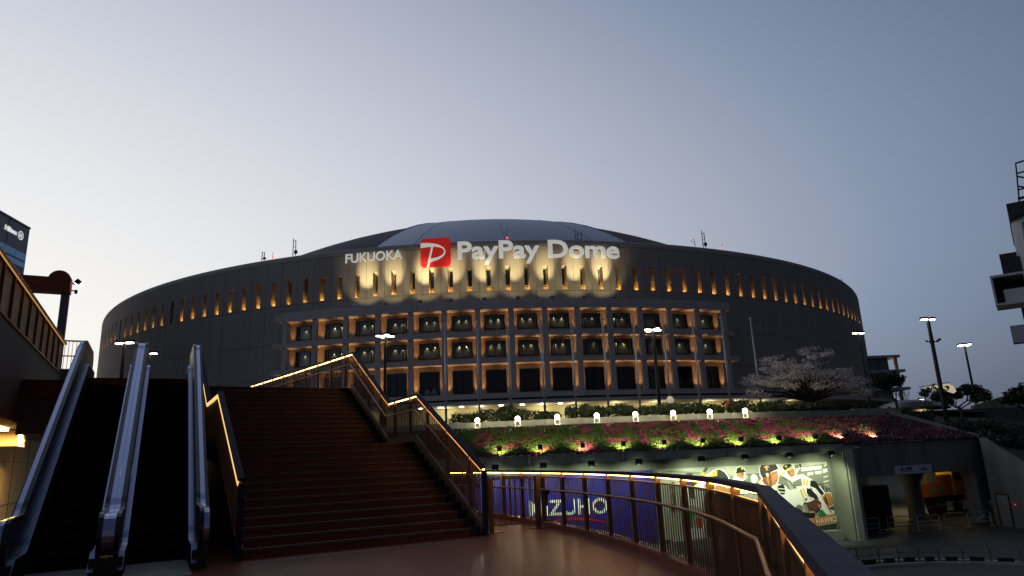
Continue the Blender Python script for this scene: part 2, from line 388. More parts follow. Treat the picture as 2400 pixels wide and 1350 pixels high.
for l in range(3):
    zb, zt = bz[l]
    for k in range(14):
        a = FP + FD * (k - 6.5)
        link('bay_wall', ME_bw[l], stadium, rz=a); w = link('window', ME_bf[l], stadium, rz=a)
        link('pane', ME_pg[l], w); link('room', ME_rm[l], w)
        lit = l < 2 or k in (12, 13)
        if lit:
            zz = WZ[l][0] - .12; yb = -RB_ + .3 + (1.1 if l < 2 else 1.6) - .12
            for x in (-.62, .62):
                if (l, k) in ((1, 9), (1, 11)) and x < 0: continue
                d = link('downlight', ME_dl, w, (x, yb, zz))
                e = 34.0 * random.uniform(.8, 1.25) * (0.35 if k in (9, 11) else 1)
                ld = light_data('room spot %.0f' % e, 'SPOT', e, (1.0, .72, .36), size=86, blend=1.0, radius=.02)
                o = bpy.data.objects.new('room_spot', ld); COL.objects.link(o); o.parent = d; o.location = (0, 0, -.2); o.rotation_euler = (R_(5), 0, 0)
        # floor lamps washing the wall strips either side of the columns
        for sx in (-1, 1):
            if l == 2 and k == 0: pass
            u = link('uplighter', ME_ul, stadium, rp(a + sx * .0190, RB_ + .36, zb + .003), a)
            ld = light_data('wall washer %d' % l, 'SPOT', (230, 230, 430)[l], UPL, size=72, blend=1.0, radius=.06)
            o = bpy.data.objects.new('wall_washer', ld); COL.objects.link(o); o.parent = u; o.location = (0, 0, .13)
            o.rotation_euler = (R_(180 + 9), 0, 0)
# end walls of the balcony block
for s, k in ((-1, -7), (1, 7)):
    mb = MB(); x = 0.0
    mb.box(-.15, .15, -RB_, -105.6, 10.93, 25.1); mb.build('end_wall', M_ochre, stadium).rotation_euler = (0, 0, FP + FD * k)
# desk and boxes seen in one ground window
mb = MB(); mb.box(-.9, 1.0, -109.9, -109.4, 11.2, 11.75); mb.box(-.8, -.2, -109.85, -109.45, 11.75, 12.05); mb.box(.3, .75, -109.85, -109.45, 11.75, 12.2)
mb.build('stacked_boxes', M_white, stadium).rotation_euler = (0, 0, FP + FD * (4 - 6.5))
# lower canopy over the concourse
def arc_slab(r0, r1, z0, z1, a0, a1, name, m, n=80):
    mb = MB(); vs = []; fs = []
    for i in range(n + 1):
        a = a0 + (a1 - a0) * i / n; vs += [rp(a, r1, z0), rp(a, r1, z1), rp(a, r0, z1), rp(a, r0, z0)]
    for i in range(n):
        for j in range(4): fs.append((i * 4 + j, (i + 1) * 4 + j, (i + 1) * 4 + (j + 1) % 4, i * 4 + (j + 1) % 4))
    fs += [(0, 1, 2, 3), tuple(n * 4 + j for j in (3, 2, 1, 0))]
    mb.add(vs, fs); return mb.build(name, m, stadium)
arc_slab(106.05, 112.9, 9.32, 9.86, A0 * .96, A1 * .96, 'canopy', M_slab)
arc_slab(107.6, 112.0, 9.863, 10.20, FP - 7 * FD, FP + 7 * FD + .02, 'canopy_gap_shade', M_dark)  # dark strip stands in for the shade in the gap between slabs
M_cream = mat('concourse wall', (0.55, 0.50, 0.34), 0.8, 0, 0.15, 0.4)
arc_slab(105.9, 106.35, 4.1, 9.316, A0 * .96, A1 * .96, 'concourse_wall', M_cream)
M_dlens = mat('downlight lens', (1, 1, .9), 0.4, 0, 0, emit=(1.0, .93, .62), estr=14)
for px in (-5.6, -3.1, -0.4, 2.1, 4.6, 7.3, 9.8, 12.2):
    a = R_(px * .62 + 0.1)
    mb = MB(); mb.lathe([(0.001, 0), (.30, 0), (.34, .06)], 14); mb.lathe([(.34, .06), (.30, .10)], 14)
    mb.build('canopy_downlight', M_dlens, stadium).location = rp(a, 110.6, 9.20)
for deg, e in ((-9, 300), (-1.5, 420), (1.2, 350), (6.4, 520), (9.0, 420), (12.6, 420), (16.3, 500), (21.5, 420), (24.5, 380), (27.5, 260), (31, 260), (-16, 200)):
    f = link('canopy_lamp', ME_dl, stadium, rp(R_(deg), 108.6, 9.31))
    o = bpy.data.objects.new('canopy_glow', light_data('canopy %d' % e, 'POINT', e * .55, (1.0, .88, .45), radius=.15)); COL.objects.link(o); o.parent = f; o.location = (0, 0, -.9)
mb = MB(); mb.box(-.6, .6, -.05, .05, 0, 1.1)
mb.build('red_sign', mat('red lit sign', (.8, .05, .03), .5, 0, 0, emit=(1, .04, .02), estr=1.2), stadium).location = rp(R_(22.4), 111.5, 7.9)

# floodlights on the balcony roof washing the name
M_lens = mat('flood lens', (1, 1, .9), .3, 0, 0, emit=(1.0, .9, .6), estr=10)
FLA = (-8.7, -6.21, -3.33, -0.8, 1.92, 4.61, 7.4, 10.11, 12.69)
ordn = ('first', 'second', 'third', 'fourth', 'fifth', 'sixth', 'seventh', 'eighth', 'ninth', 'tenth', 'eleventh')
for i, deg in enumerate(FLA):
    f = thing('floodlight', '%s uplight from the left on the balcony roof below the lit name' % ordn[i], 'floodlight', (DX + rp(R_(deg), 111.3, 0)[0], DY + rp(R_(deg), 111.3, 0)[1], 25.42), R_(deg), 'uplights on the balcony roof')
    mb = MB(); mb.box(-.03, .03, -.03, .03, 0, .22); mb.box(-.16, .16, -.12, .12, 0, .03); mb.build('stand', M_black, f)
    mb = MB(lambda p: Matrix.Rotation(R_(-32), 3, 'X') @ p + Vector((0, 0, .38))); mb.box(-.34, .34, -.18, .18, -.16, .12); mb.build('head', M_steel, f)
    mb = MB(lambda p: Matrix.Rotation(R_(-32), 3, 'X') @ p + Vector((0, 0, .38))); mb.box(-.30, .30, -.15, .15, .124, .14); mb.build('lens', M_lens, f)
    o = bpy.data.objects.new('beam', light_data('name flood %d' % i, 'SPOT', 9500 * (1.1, .9, 1.25, .8, .85, .8, .85, .95, 1.2)[i], (1.0, .84, .42), size=31, blend=1.0, radius=.12)); COL.objects.link(o); o.parent = f; o.location = (0, .12, .62)
    tgt = Vector((0, 5.3, 6.3)); o.rotation_euler = tgt.to_track_quat('-Z', 'Y').to_euler()
    o = bpy.data.objects.new('spill', light_data('name flood spill %d' % i, 'SPOT', 620 * (1.15, 1.0, 1.2, .85, .9, .85, .9, .95, 1.15)[i], (1.0, .84, .42), size=74, blend=.5, radius=.10)); COL.objects.link(o); o.parent = f; o.location = (0, .12, .62)
    o.rotation_euler = Vector((0, 5.3, 5.2)).to_track_quat('-Z', 'Y').to_euler()

# the name on the wall: standing letters on the curve
M_let = mat('lit letter face', (0.72, 0.72, 0.70), 0.45, 0, 0.04, 3, emit=(1.0, 1.0, .97), estr=.32)
def wall_text(body, a0, a1, zbase, cap, radius, parent, name='letter', offset=0.0, depth=.18):
    ls = letters(body, M_let, depth / cap * .72 * .5, offset); caph = 0.729
    s = cap / caph; x0 = ls[0][2] + xext(ls[0][1])[0]; x1 = ls[-1][2] + xext(ls[-1][1])[1]
    for ch, me, xo in ls:
        lo, hi = xext(me); mid = (lo + hi) / 2
        t = (xo + mid - x0) / (x1 - x0); a = a0 + (a1 - a0) * t; sx = (a1 - a0) * radius / (x1 - x0)
        me.transform(Matrix.Diagonal((sx, s, s, 1)) @ Matrix.Translation((-mid, 0, 0))); me.transform(Matrix.Rotation(R_(90), 4, 'X'))
        o = link(name, me, parent, (DX + rp(a, radius, 0)[0] - parent.location[0], DY + rp(a, radius, 0)[1] - parent.location[1], zbase), a)
sign = thing('wall_sign', 'white upper case place name standing off the lit wall', 'sign', (DX, DY, 0))
wall_text('FUKUOKA', R_(-10.62), R_(-5.33), 34.28, 1.62, 107.0, sign, offset=0.012)
sign2 = thing('wall_sign', 'large white stadium name in mixed case letters on the lit wall', 'sign', (DX, DY, 0))
wall_text('PayPay Dome', R_(-0.36), R_(14.37), 33.68, 3.08, 107.0, sign2, offset=0.022, depth=.3)
logo = thing('wall_logo', 'red rounded square with a white letter P left of the stadium name', 'sign', (DX + rp(R_(-2.32), 106.9, 0)[0], DY + rp(R_(-2.32), 106.9, 0)[1], 32.5), R_(-2.32))
M_red = mat('lit red panel', (0.62, 0.02, 0.018), 0.4, 0, 0.04, 2, emit=(1.0, .03, .02), estr=.22)
q = []; s_, rr = 5.0, .62
for cx, cz, st in ((s_ / 2 - rr, rr, -90), (s_ / 2 - rr, s_ - rr, 0), (-s_ / 2 + rr, s_ - rr, 90), (-s_ / 2 + rr, rr, 180)):
    q += [(cx + rr * math.cos(R_(st + t)), cz + rr * math.sin(R_(st + t))) for t in range(0, 91, 15)]
XZ = lambda dy: (lambda p: Vector((p.x, dy - p.z, p.y)))
mb = MB(XZ(0)); mb.prism(q, -.15, .15); mb.build('panel', M_red, logo)
def bez(p0, p1, p2, p3, n=12): return [tuple(sum(c * v[k] for c, v in zip(((1 - t) ** 3, 3 * t * (1 - t) ** 2, 3 * t * t * (1 - t), t ** 3), (p0, p1, p2, p3))) for k in (0, 1)) for t in [i / n for i in range(n + 1)]]
# outline of the P bowl and stem traced as strips (unit square, origin bottom left)
def U(x, y): return ((x - .5) * s_, y * s_)
outer = bez((0, .84), (.40, .86), (.80, .76), (.83, .52)) + bez((.83, .52), (.83, .34), (.60, .22), (.31, .17))[1:]
inner = bez((0, .67), (.42, .74), (.77, .70), (.785, .52)) + bez((.785, .52), (.785, .40), (.60, .31), (.335, .30))[1:]
mb = MB(XZ(0)); vs = [(*U(*p), .18) for p in outer] + [(*U(*p), .18) for p in inner]; n = len(outer)
vs2 = [(x, y, .10) for x, y, z in vs]
mb.add(vs + vs2, [(i, i + 1, n + i + 1, n + i) for i in range(n - 1)] + [(2 * n + i, 2 * n + i + 1, i + 1, i) for i in range(n - 1)] + [(3 * n + i, 3 * n + i + 1, n + i + 1, n + i) for i in range(n - 1)])
mb.prism([U(.20, 0), U(.27, 0), U(.42, .70), U(.355, .70)], .10, .183)
mb.build('emblem', M_let, logo)

# masts and aerials on the roof edge
def aerial(deg, h, kind, label):
    t = thing('aerial', label, 'aerial', (DX + rp(R_(deg), 105.0, 0)[0], DY + rp(R_(deg), 105.0, 0)[1], 37.36), R_(deg), 'aerials on the roof edge')
    mb = MB()
    if kind == 'twin':
        mb.tube([(-.28, 0, 0), (-.24, 0, h)], .07, 6); mb.tube([(.28, 0, 0), (.24, 0, h * .9)], .07, 6)
        for z in (.15, .5, .85): mb.bar((-.27, 0, h * z), (.27, 0, h * z), .06, .06)
        mb.box(.05, .55, -.15, .15, h * .12, h * .3)
    elif kind == 'frame':
        mb.tube([(-.5, 0, 0), (-.65, 0, h)], .05, 6); mb.tube([(.5, 0, 0), (.75, 0, h * .95)], .05, 6); mb.tube([(-.1, 0, 0), (-.1, 0, h * .8)], .05, 6)
        mb.bar((-.6, 0, h * .5), (.6, 0, h * .5), .05, .05); mb.bar((-.5, 0, .1), (.5, 0, .1), .05, .05); mb.bar((-.6, 0, h * .5), (-.1, 0, .1), .04, .04)
    elif kind == 'tri':
        mb.tube([(.4, 0, 0), (.3, 0, h)], .05, 6); mb.bar((.3, 0, h), (-.5, 0, h * .75), .05, .05); mb.bar((-.5, 0, h * .75), (.35, 0, h * .2), .04, .04)
    else: mb.tube([(0, 0, 0), (0, 0, h)], .035, 6)
    mb.build('mast', M_black, t)
    if kind == 'rod':
        b = MB(); b.lathe([(.001, .2), (.14, .28), (.16, .42), (.001, .58)], 10); b.build('red_lamp', mat('red beacon', (.8, .05, .05), .4, 0, 0, emit=(1, .03, .04), estr=5), t)
aerial(-20.13, 1.7, 'twin', 'short twin pole aerial on the far left of the roof edge')
aerial(-16.55, 3.2, 'twin', 'tall twin pole aerial on the left of the roof edge')
aerial(10.9, 2.0, 'frame', 'wiry aerial frame in front of the pale roof above the name')
aerial(23.15, 1.4, 'tri', 'small bent bracket aerial right of the brown roof')
aerial(24.5, 3.2, 'twin', 'tall twin pole aerial on the right of the roof edge')
aerial(4.15, 2.2, 'rod', 'thin rod with a red beacon above the second capital letter of the name')
aerial(-19.0, 1.3, 'rod', 'thin rod with a red beacon on the left roof edge')
aerial(26.9, 1.2, 'rod', 'thin rod with a red beacon on the right roof edge')
aerial(52.3, .7, 'tri', 'tiny bracket on the far right shoulder of the roof edge')

# ------------------------------------------------------------------ ground, terrace and the curved garden wall
ST = -4.5                       # street level
GX, GY, GR = 2.0, 114.9, 70.0    # axis and radius of the curved wall; u = metres along it, v = metres behind it
def G(u, v, z):
    a = u / GR; r = GR - v
    return Vector((GX + r * math.sin(a), GY - r * math.cos(a), z))
def Gm(v=0.0): return lambda p: G(p.x, v + p.y, p.z)
def gang(u): return u / GR
M_asph = mat('street asphalt', (0.045, 0.045, 0.047), 0.8, 0, 0.25, 0.6, 0.5, 60)
M_pave = mat('terrace paving', (0.16, 0.155, 0.15), 0.8, 0, 0.15, 1)
mb = MB(); mb.add([(-1500, -1500, ST), (1500, -1500, ST), (1500, 1500, ST), (-1500, 1500, ST)], [(0, 1, 2, 3)])
tag(mb.build('ground', M_asph, fix=False), kind='structure')
def gsheet(u0, u1, rows, n=60):
    """rows of (v, z) swept along the wall"""
    vs = []; fs = []; k = len(rows)
    for i in range(n + 1):
        u = u0 + (u1 - u0) * i / n
        for v, z in rows: vs.append((u, v, z))
    for i in range(n):
        for j in range(k - 1): fs.append((i * k + j, (i + 1) * k + j, (i + 1) * k + j + 1, i * k + j + 1))
    return vs, fs
def gsolid(mb, u0, u1, v0, v1, z0, z1, n=None):
    n = n or max(1, int((u1 - u0) / 1.5)); vs = []; fs = []
    for i in range(n + 1):
        u = u0 + (u1 - u0) * i / n; vs += [(u, v0, z0), (u, v0, z1), (u, v1, z1), (u, v1, z0)]
    for i in range(n):
        for j in range(4): fs.append((i * 4 + j, (i + 1) * 4 + j, (i + 1) * 4 + (j + 1) % 4, i * 4 + (j + 1) % 4))
    fs += [(3, 2, 1, 0), tuple(n * 4 + j for j in (0, 1, 2, 3))]
    return mb.add(vs, fs)
mb = MB(Gm()); mb.add(*gsheet(-55, 60, [(5.4, 3.95), (16, 3.95), (40, 3.95), (62, 3.95)], 60)); tag(mb.build('terrace', M_pave, fix=False), kind='structure')

M_gw = mat('painted garden wall', (0.20, 0.225, 0.17), 0.7, 0, 0.14, 0.7, 0.1, 20, streak=True)
M_gc = mat('weathered concrete', (0.26, 0.26, 0.22), 0.85, 0, 0.28, 0.9, 0.4, 12, streak=True)
M_gd = mat('sooty concrete', (0.17, 0.165, 0.155), 0.88, 0, 0.30, 0.8, 0.4, 12, streak=True)
# wall with hoardings
gw = thing('garden_wall', 'pale retaining wall with deep eaves below the flower slope', 'wall', (0, 0, 0))
mb = MB(Gm()); gsolid(mb, -14, 19.5, .35, .8, ST, 1.62); mb.build('wall_face', M_gw, gw)
u = -14.0; k = 0
while u < 19.5:                                     # eaves in separate lengths with open joints
    L = min((2.1, 3.0, 2.6, 1.3)[k % 4], 19.5 - u); mb = MB(Gm()); gsolid(mb, u + .012, u + L - .012, -1.0, .34, 1.05, 1.56 + .006 * (k % 3)); mb.build('eaves', M_gc, gw); u += L; k += 1
mb = MB(Gm()); gsolid(mb, 19.36, 20.3, -1.06, .9, ST, 1.45, 1); mb.build('end_pier', M_gw, gw)
mb = MB(Gm()); gsolid(mb, 19.5, 20.0, -1.14, -1.065, ST, 1.2, 1); mb.build('pier_strip', mat('cream paint', (.5, .5, .38), .7, 0, .1, 1), gw)
mb = MB(); mb.tube([G(20.42, -.9, 1.3), G(20.55, -.9, 1.28), G(20.75, -.9, 1.26)], .05, 6)
mb.tube([G(20.9, -.2, .5), G(20.7, -.2, .45), G(20.62, -.2, .2), G(20.62, -.2, ST)], .06, 8); mb.build('drain_pipe', M_white, gw)
mb = MB(Gm()); gsolid(mb, 7.3, 18.9, -.45, .34, ST, ST + .62); mb.build('plinth', M_gc, gw)

# blue hoarding with white name and red arc
M_blue = mat('blue print', (0.022, 0.018, 0.22), 0.55, 0, 0.03, 1)
bb = thing('hoarding', 'deep blue advertising hoarding with white capitals behind the curved railing', 'sign', (0, 0, 0))
u = -13.0
while u < 6.55:
    w_ = min(1.95, 6.6 - u); mb = MB(Gm()); gsolid(mb, u + .004, u + w_ - .004, .25, .345, -3.85, .42, 2); mb.build('panel', M_blue, bb); u += 1.95
M_print = mat('white print', (0.80, 0.82, 0.70), 0.5, 0, 0.02, 1)
ls = letters('MIZUHO', M_print, 0.012, 0.02)
x0 = ls[0][2] + xext(ls[0][1])[0]; x1 = ls[-1][2] + xext(ls[-1][1])[1]; sx = (3.5 + 1.5) / (x1 - x0)
for ch, me, xo in ls:
    for v in me.vertices: v.co = G(-1.5 + (v.co.x + xo - x0) * sx, .235 - v.co.z, -2.08 + v.co.y * 0.95 / .729)
    link('letter', me, bb)
mb = MB(Gm()); up = []; n = 26
for i in range(n + 1):
    t = i / n; u = -.2 + 4.05 * t; z = -2.42 - .32 * t * t + .16 * math.sin(math.pi * t) - .03; th = .20 * math.sin(math.pi * min(1, t * 1.05)) ** .8 * (1 - .45 * t) + .012
    up += [(u, .232, z + th / 2), (u, .232, z - th / 2)]
mb.add(up, [(2 * i, 2 * i + 2, 2 * i + 3, 2 * i + 1) for i in range(n)])
mb.build('red_arc', mat('red print', (0.66, 0.012, 0.02), .5, 0, 0), bb, fix=False)

# printed hoarding with ball players: flat shapes layered on one board
POSTER = [
    ('pale', [(7.49,0.44),(19.39,0.43),(19.31,-4.08),(13.22,-4.72),(7.23,-4.64)]),
    ('cream', [(7.51,0.41),(19.39,0.41),(19.38,0.2),(17.06,0.13),(15.11,-0.07),(11.75,-0.04),(7.5,0.29)]),
    ('grey', [(7.51,0.35),(9.31,0.18),(11.74,-0.07),(11.73,-0.17),(9.12,0.05),(7.5,0.25)]),
    ('grey', [(11.73,-0.17),(13.91,-0.18),(13.86,-0.5),(11.7,-0.4)]),
    ('dark', [(12.76,-0.1),(13.92,-0.11),(13.91,-0.17),(12.75,-0.15)]),
    ('grey', [(12.71,-0.45),(15.68,-0.42),(15.95,-1.19),(12.65,-0.93)]),
    ('grey', [(16.67,0.14),(19.36,0.31),(19.33,-1.02),(16.87,-1.04),(16.55,-0.62)]),
    ('dark', [(16.83,0.35),(17.03,0.36),(17.0,0.16),(16.8,0.15)]),
    ('cream', [(16.93,0.13),(18.57,0.2),(18.56,-0.02),(16.95,-0.12)]),
    ('cream', [(17.39,-0.22),(17.86,-0.18),(17.85,-0.35),(17.39,-0.41)]),
    ('cream', [(18.0,-0.16),(18.51,-0.13),(18.48,-0.32),(17.99,-0.34)]),
    ('cream', [(18.62,-0.05),(19.31,0.0),(19.29,-0.22),(18.61,-0.28)]),
    ('cream', [(18.77,0.22),(19.35,0.3),(19.34,0.2),(18.77,0.12)]),
    ('cream', [(18.61,-0.52),(19.33,-0.47),(19.33,-0.53),(18.59,-0.6)]),
    ('cream', [(18.56,-0.82),(19.35,-0.76),(19.35,-0.83),(18.54,-0.9)]),
    ('dark', [(18.12,-0.99),(18.53,-0.96),(18.52,-1.04),(18.11,-1.07)]),
    ('crowd', [(17.76,-1.17),(19.32,-1.02),(19.33,-2.71),(18.9,-2.69),(18.42,-1.96),(18.01,-1.29)]),
    ('crowd', [(7.65,-0.39),(7.96,-0.4),(7.83,-2.27),(7.56,-2.21)]),
    ('white', [(8.28,-0.44),(9.9,-0.51),(9.77,-1.64),(9.58,-2.05),(8.36,-1.78),(8.28,-1.15)]),
    ('dark', [(8.29,0.01),(9.5,-0.15),(9.46,-0.57),(9.04,-0.77),(8.48,-0.64),(8.28,-0.42)]),
    ('dark', [(8.81,-0.76),(9.22,-0.67),(9.27,-1.51),(8.85,-1.44)]),
    ('green', [(8.28,-2.24),(9.0,-2.38),(8.76,-3.35),(8.31,-3.33)]),
    ('redp', [(9.12,-2.59),(9.54,-2.72),(9.5,-3.33),(9.14,-3.26)]),
    ('white', [(8.31,-3.33),(9.61,-3.08),(9.57,-4.71),(8.39,-4.7)]),
    ('dark', [(9.91,-1.22),(11.88,-1.32),(11.52,-4.21),(9.77,-4.42)]),
    ('dark', [(8.68,-0.04),(8.81,0.11),(9.07,0.13),(9.28,0.01)]),
    ('bat', [(9.77,-0.08),(10.09,0.43),(10.33,0.46),(9.96,-0.09)]),
    ('yellow', [(9.77,-0.08),(9.9,0.13),(10.07,0.12),(9.96,-0.09)]),
    ('white', [(9.98,-0.09),(10.28,0.04),(10.53,0.17),(10.84,0.31),(11.25,0.28),(11.58,-0.01),(11.74,-0.41),(11.74,-0.96),(10.75,-0.92),(10.02,-0.2)]),
    ('black', [(10.54,-0.01),(10.82,0.24),(11.1,0.25),(11.4,0.06),(11.6,-0.24),(11.67,-0.62),(11.64,-0.96),(11.3,-0.79),(10.93,-0.41),(10.6,-0.22)]),
    ('yellow', [(10.51,-0.04),(10.61,0.13),(10.83,0.23),(10.92,0.16),(10.84,-0.16),(10.67,-0.14)]),
    ('yellow', [(10.12,-0.06),(10.56,-0.12),(10.98,-0.39),(10.59,-0.31)]),
    ('skin', [(10.67,-0.63),(11.12,-0.78),(11.63,-0.99),(11.59,-1.3),(10.66,-1.26)]),
    ('white', [(11.66,-0.99),(11.88,-0.41),(12.0,-0.18),(12.2,-0.2),(12.42,-0.36),(12.71,-0.6),(12.72,-0.82),(12.83,-1.36),(11.65,-1.3)]),
    ('white', [(12.09,0.09),(12.27,0.33),(12.55,0.41),(12.81,0.3),(12.88,0.07),(12.77,-0.45),(12.55,-0.52),(12.14,-0.26)]),
    ('black', [(12.15,0.1),(12.3,0.29),(12.55,0.37),(12.75,0.28),(12.81,0.1),(12.91,0.03),(12.71,0.0),(12.41,-0.02),(12.15,-0.04)]),
    ('lime', [(12.54,0.31),(12.71,0.32),(12.76,0.18),(12.58,0.16)]),
    ('lime', [(12.17,0.17),(12.26,0.2),(12.24,0.05),(12.16,0.03)]),
    ('skin', [(12.2,-0.03),(12.72,-0.01),(12.69,-0.29),(12.57,-0.44),(12.4,-0.31),(12.21,-0.21)]),
    ('skind', [(12.53,-0.02),(12.73,-0.01),(12.72,-0.15),(12.54,-0.13)]),
    ('black', [(12.71,-0.69),(13.22,-0.7),(13.21,-0.87),(12.72,-0.82)]),
    ('white', [(13.16,-0.49),(13.16,-0.33),(13.28,-0.16),(13.44,-0.13),(13.59,-0.22),(13.68,-0.39),(13.53,-0.66),(13.45,-0.8),(13.28,-0.77)]),
    ('white', [(13.13,-1.37),(13.45,-0.86),(13.93,-0.47),(14.34,-1.0),(14.99,-0.82),(15.6,-0.96),(15.88,-1.29),(15.81,-1.77),(15.19,-1.58),(14.28,-1.43)]),
    ('yellow', [(13.4,-0.75),(13.78,-0.66),(13.92,-0.89),(13.43,-0.94)]),
    ('black', [(13.47,-0.71),(13.64,-0.68),(13.64,-0.76),(13.49,-0.78)]),
    ('black', [(13.59,-0.89),(13.9,-0.88),(13.97,-1.04),(13.67,-1.0)]),
    ('white', [(13.84,0.26),(13.99,0.48),(15.18,0.47),(15.34,0.14),(15.22,-0.34),(15.14,-0.61),(14.94,-0.95),(14.59,-1.02),(13.98,-0.56),(13.81,-0.23)]),
    ('black', [(13.9,0.23),(14.02,0.43),(15.11,0.42),(15.25,0.13),(14.67,-0.06),(14.42,-0.16),(14.29,-0.46),(14.01,-0.38),(13.88,-0.12)]),
    ('orange', [(14.23,0.34),(14.54,0.37),(14.54,0.25),(14.46,0.24),(14.44,0.07),(14.31,0.07),(14.32,0.23),(14.22,0.23)]),
    ('violet', [(14.56,0.36),(14.6,0.36),(14.56,0.04),(14.34,0.02),(14.34,0.06),(14.52,0.07)]),
    ('skind', [(13.95,-0.56),(14.06,-0.37),(14.38,-0.36),(14.64,-0.91),(14.52,-1.04),(14.07,-0.78)]),
    ('skin', [(14.4,-0.16),(14.67,-0.07),(15.12,0.02),(15.16,-0.29),(15.17,-0.48),(15.08,-0.56),(14.93,-0.83),(14.64,-0.92),(14.37,-0.84),(14.26,-0.52)]),
    ('skind', [(14.45,-0.26),(14.65,-0.21),(14.64,-0.91),(14.43,-0.85)]),
    ('skinl', [(14.26,-0.11),(14.46,-0.11),(14.47,-0.36),(14.29,-0.33)]),
    ('black', [(14.71,-0.17),(15.07,-0.09),(15.07,-0.13),(14.72,-0.21)]),
    ('black', [(14.87,-0.59),(15.08,-0.57),(15.08,-0.61),(14.87,-0.63)]),
    ('black', [(14.51,-0.05),(14.59,-0.04),(14.55,-0.42),(14.47,-0.45)]),
    ('black', [(14.99,-0.95),(15.43,-0.87),(15.52,-1.06),(15.51,-1.55),(15.15,-1.48),(15.01,-1.2)]),
    ('white', [(14.98,-1.09),(15.54,-1.14),(15.54,-1.19),(14.99,-1.15)]),
    ('white', [(15.0,-1.28),(15.54,-1.36),(15.54,-1.41),(15.02,-1.35)]),
    ('yellow', [(14.95,-0.92),(15.03,-0.91),(15.05,-1.47),(14.96,-1.47)]),
    ('white', [(14.2,-1.18),(14.49,-1.05),(14.97,-1.19),(15.2,-1.55),(15.29,-1.75),(14.77,-1.51)]),
    ('black', [(14.26,-1.17),(14.52,-1.09),(14.93,-1.25),(15.13,-1.59),(14.77,-1.46),(14.45,-1.55)]),
    ('lime', [(14.62,-1.23),(14.78,-1.24),(14.77,-1.32),(14.62,-1.33)]),
    ('yellow', [(14.46,-1.49),(14.65,-1.45),(14.87,-1.59),(14.87,-1.75)]),
    ('skinl', [(14.88,-1.57),(15.05,-1.52),(15.17,-1.79),(15.43,-2.08),(15.38,-2.39),(15.06,-2.03)]),
    ('white', [(15.22,-1.58),(15.94,-1.24),(16.53,-1.15),(16.95,-1.34),(17.0,-1.89),(16.69,-2.2),(16.52,-2.82),(15.97,-2.69),(15.57,-2.37),(15.39,-1.91)]),
    ('grey', [(16.02,-2.37),(16.36,-2.17),(16.66,-2.3),(16.52,-2.77),(16.09,-2.69)]),
    ('white', [(17.5,-1.15),(17.97,-1.5),(18.24,-2.06),(18.43,-2.5),(19.16,-2.71),(19.35,-2.89),(18.06,-2.91),(17.78,-2.25)]),
    ('white', [(15.27,-0.24),(15.54,0.25),(15.75,0.45),(16.2,0.46),(16.71,0.39),(16.86,0.13),(16.46,-0.34),(16.99,-0.28),(17.59,-0.64),(18.2,-1.16),(18.5,-1.53),(18.13,-1.75),(17.44,-1.15),(16.98,-1.56),(16.45,-1.21),(16.02,-0.7)]),
    ('black', [(15.54,0.23),(15.74,0.4),(16.13,0.41),(16.27,0.29),(16.03,0.16),(15.72,-0.04),(15.6,0.07)]),
    ('lime', [(15.7,0.28),(15.86,0.34),(15.91,0.23),(15.74,0.18)]),
    ('yellow', [(15.66,-0.05),(15.76,0.07),(16.26,0.24),(16.27,0.13),(15.95,0.05)]),
    ('skin', [(15.82,-0.04),(16.21,0.09),(16.4,0.07),(16.37,-0.34),(16.13,-0.49),(15.91,-0.27)]),
    ('skind', [(15.8,-0.05),(15.96,-0.06),(16.09,-0.46),(15.93,-0.28)]),
    ('skinl', [(15.33,-0.2),(15.56,0.01),(15.72,-0.16),(15.39,-0.36)]),
    ('grey', [(16.44,0.32),(16.7,0.35),(16.8,0.14),(16.46,0.07)]),
    ('grey', [(16.14,-0.76),(16.82,-0.52),(16.81,-1.01),(16.22,-1.04)]),
    ('yellow', [(16.85,-0.97),(17.04,-0.56),(17.16,-0.58),(16.98,-1.0)]),
    ('yellow', [(17.11,-1.01),(17.27,-0.6),(17.37,-0.63),(17.21,-1.04)]),
    ('black', [(17.51,-0.69),(17.89,-0.79),(18.15,-1.24),(18.4,-1.58),(18.17,-1.69),(17.82,-1.23),(17.41,-1.07)]),
    ('white', [(16.45,-1.26),(17.16,-1.06),(17.24,-1.57),(16.86,-1.88),(16.72,-1.55)]),
    ('yellow', [(16.58,-1.28),(16.71,-1.23),(16.88,-1.83),(16.81,-1.9)]),
    ('yellow', [(16.78,-1.22),(16.88,-1.19),(17.02,-1.62),(16.95,-1.68)]),
    ('black', [(17.14,-1.16),(17.47,-1.31),(17.81,-1.66),(17.93,-1.91),(17.63,-1.95),(17.28,-1.7),(17.08,-1.49)]),
    ('white', [(16.78,-1.89),(17.03,-1.66),(17.59,-1.86),(17.46,-2.1),(16.88,-2.07)]),
    ('dark', [(16.87,-1.88),(17.02,-1.77),(17.04,-1.92),(16.89,-2.0)]),
    ('dark', [(17.22,-1.84),(17.47,-1.9),(17.36,-1.94)]),
    ('brown', [(16.94,-2.12),(17.36,-2.01),(17.77,-1.87),(18.09,-2.16),(18.01,-2.48),(17.59,-2.63),(17.02,-2.49)]),
    ('redp', [(17.74,-2.25),(17.98,-2.21),(17.98,-2.42),(17.78,-2.44)]),
    ('skinl', [(17.83,-2.31),(17.97,-2.29),(17.87,-2.47)]),
    ('black', [(15.93,-2.5),(16.27,-2.38),(16.6,-2.67),(17.49,-2.78),(17.42,-3.04),(16.23,-3.05)]),
    ('skin', [(17.07,-2.59),(17.51,-2.66),(17.48,-2.78),(17.11,-2.74)]),
    ('white', [(18.11,-1.83),(18.47,-1.5),(18.93,-1.55),(19.32,-2.01),(19.09,-2.37),(18.51,-2.57),(18.25,-2.19)]),
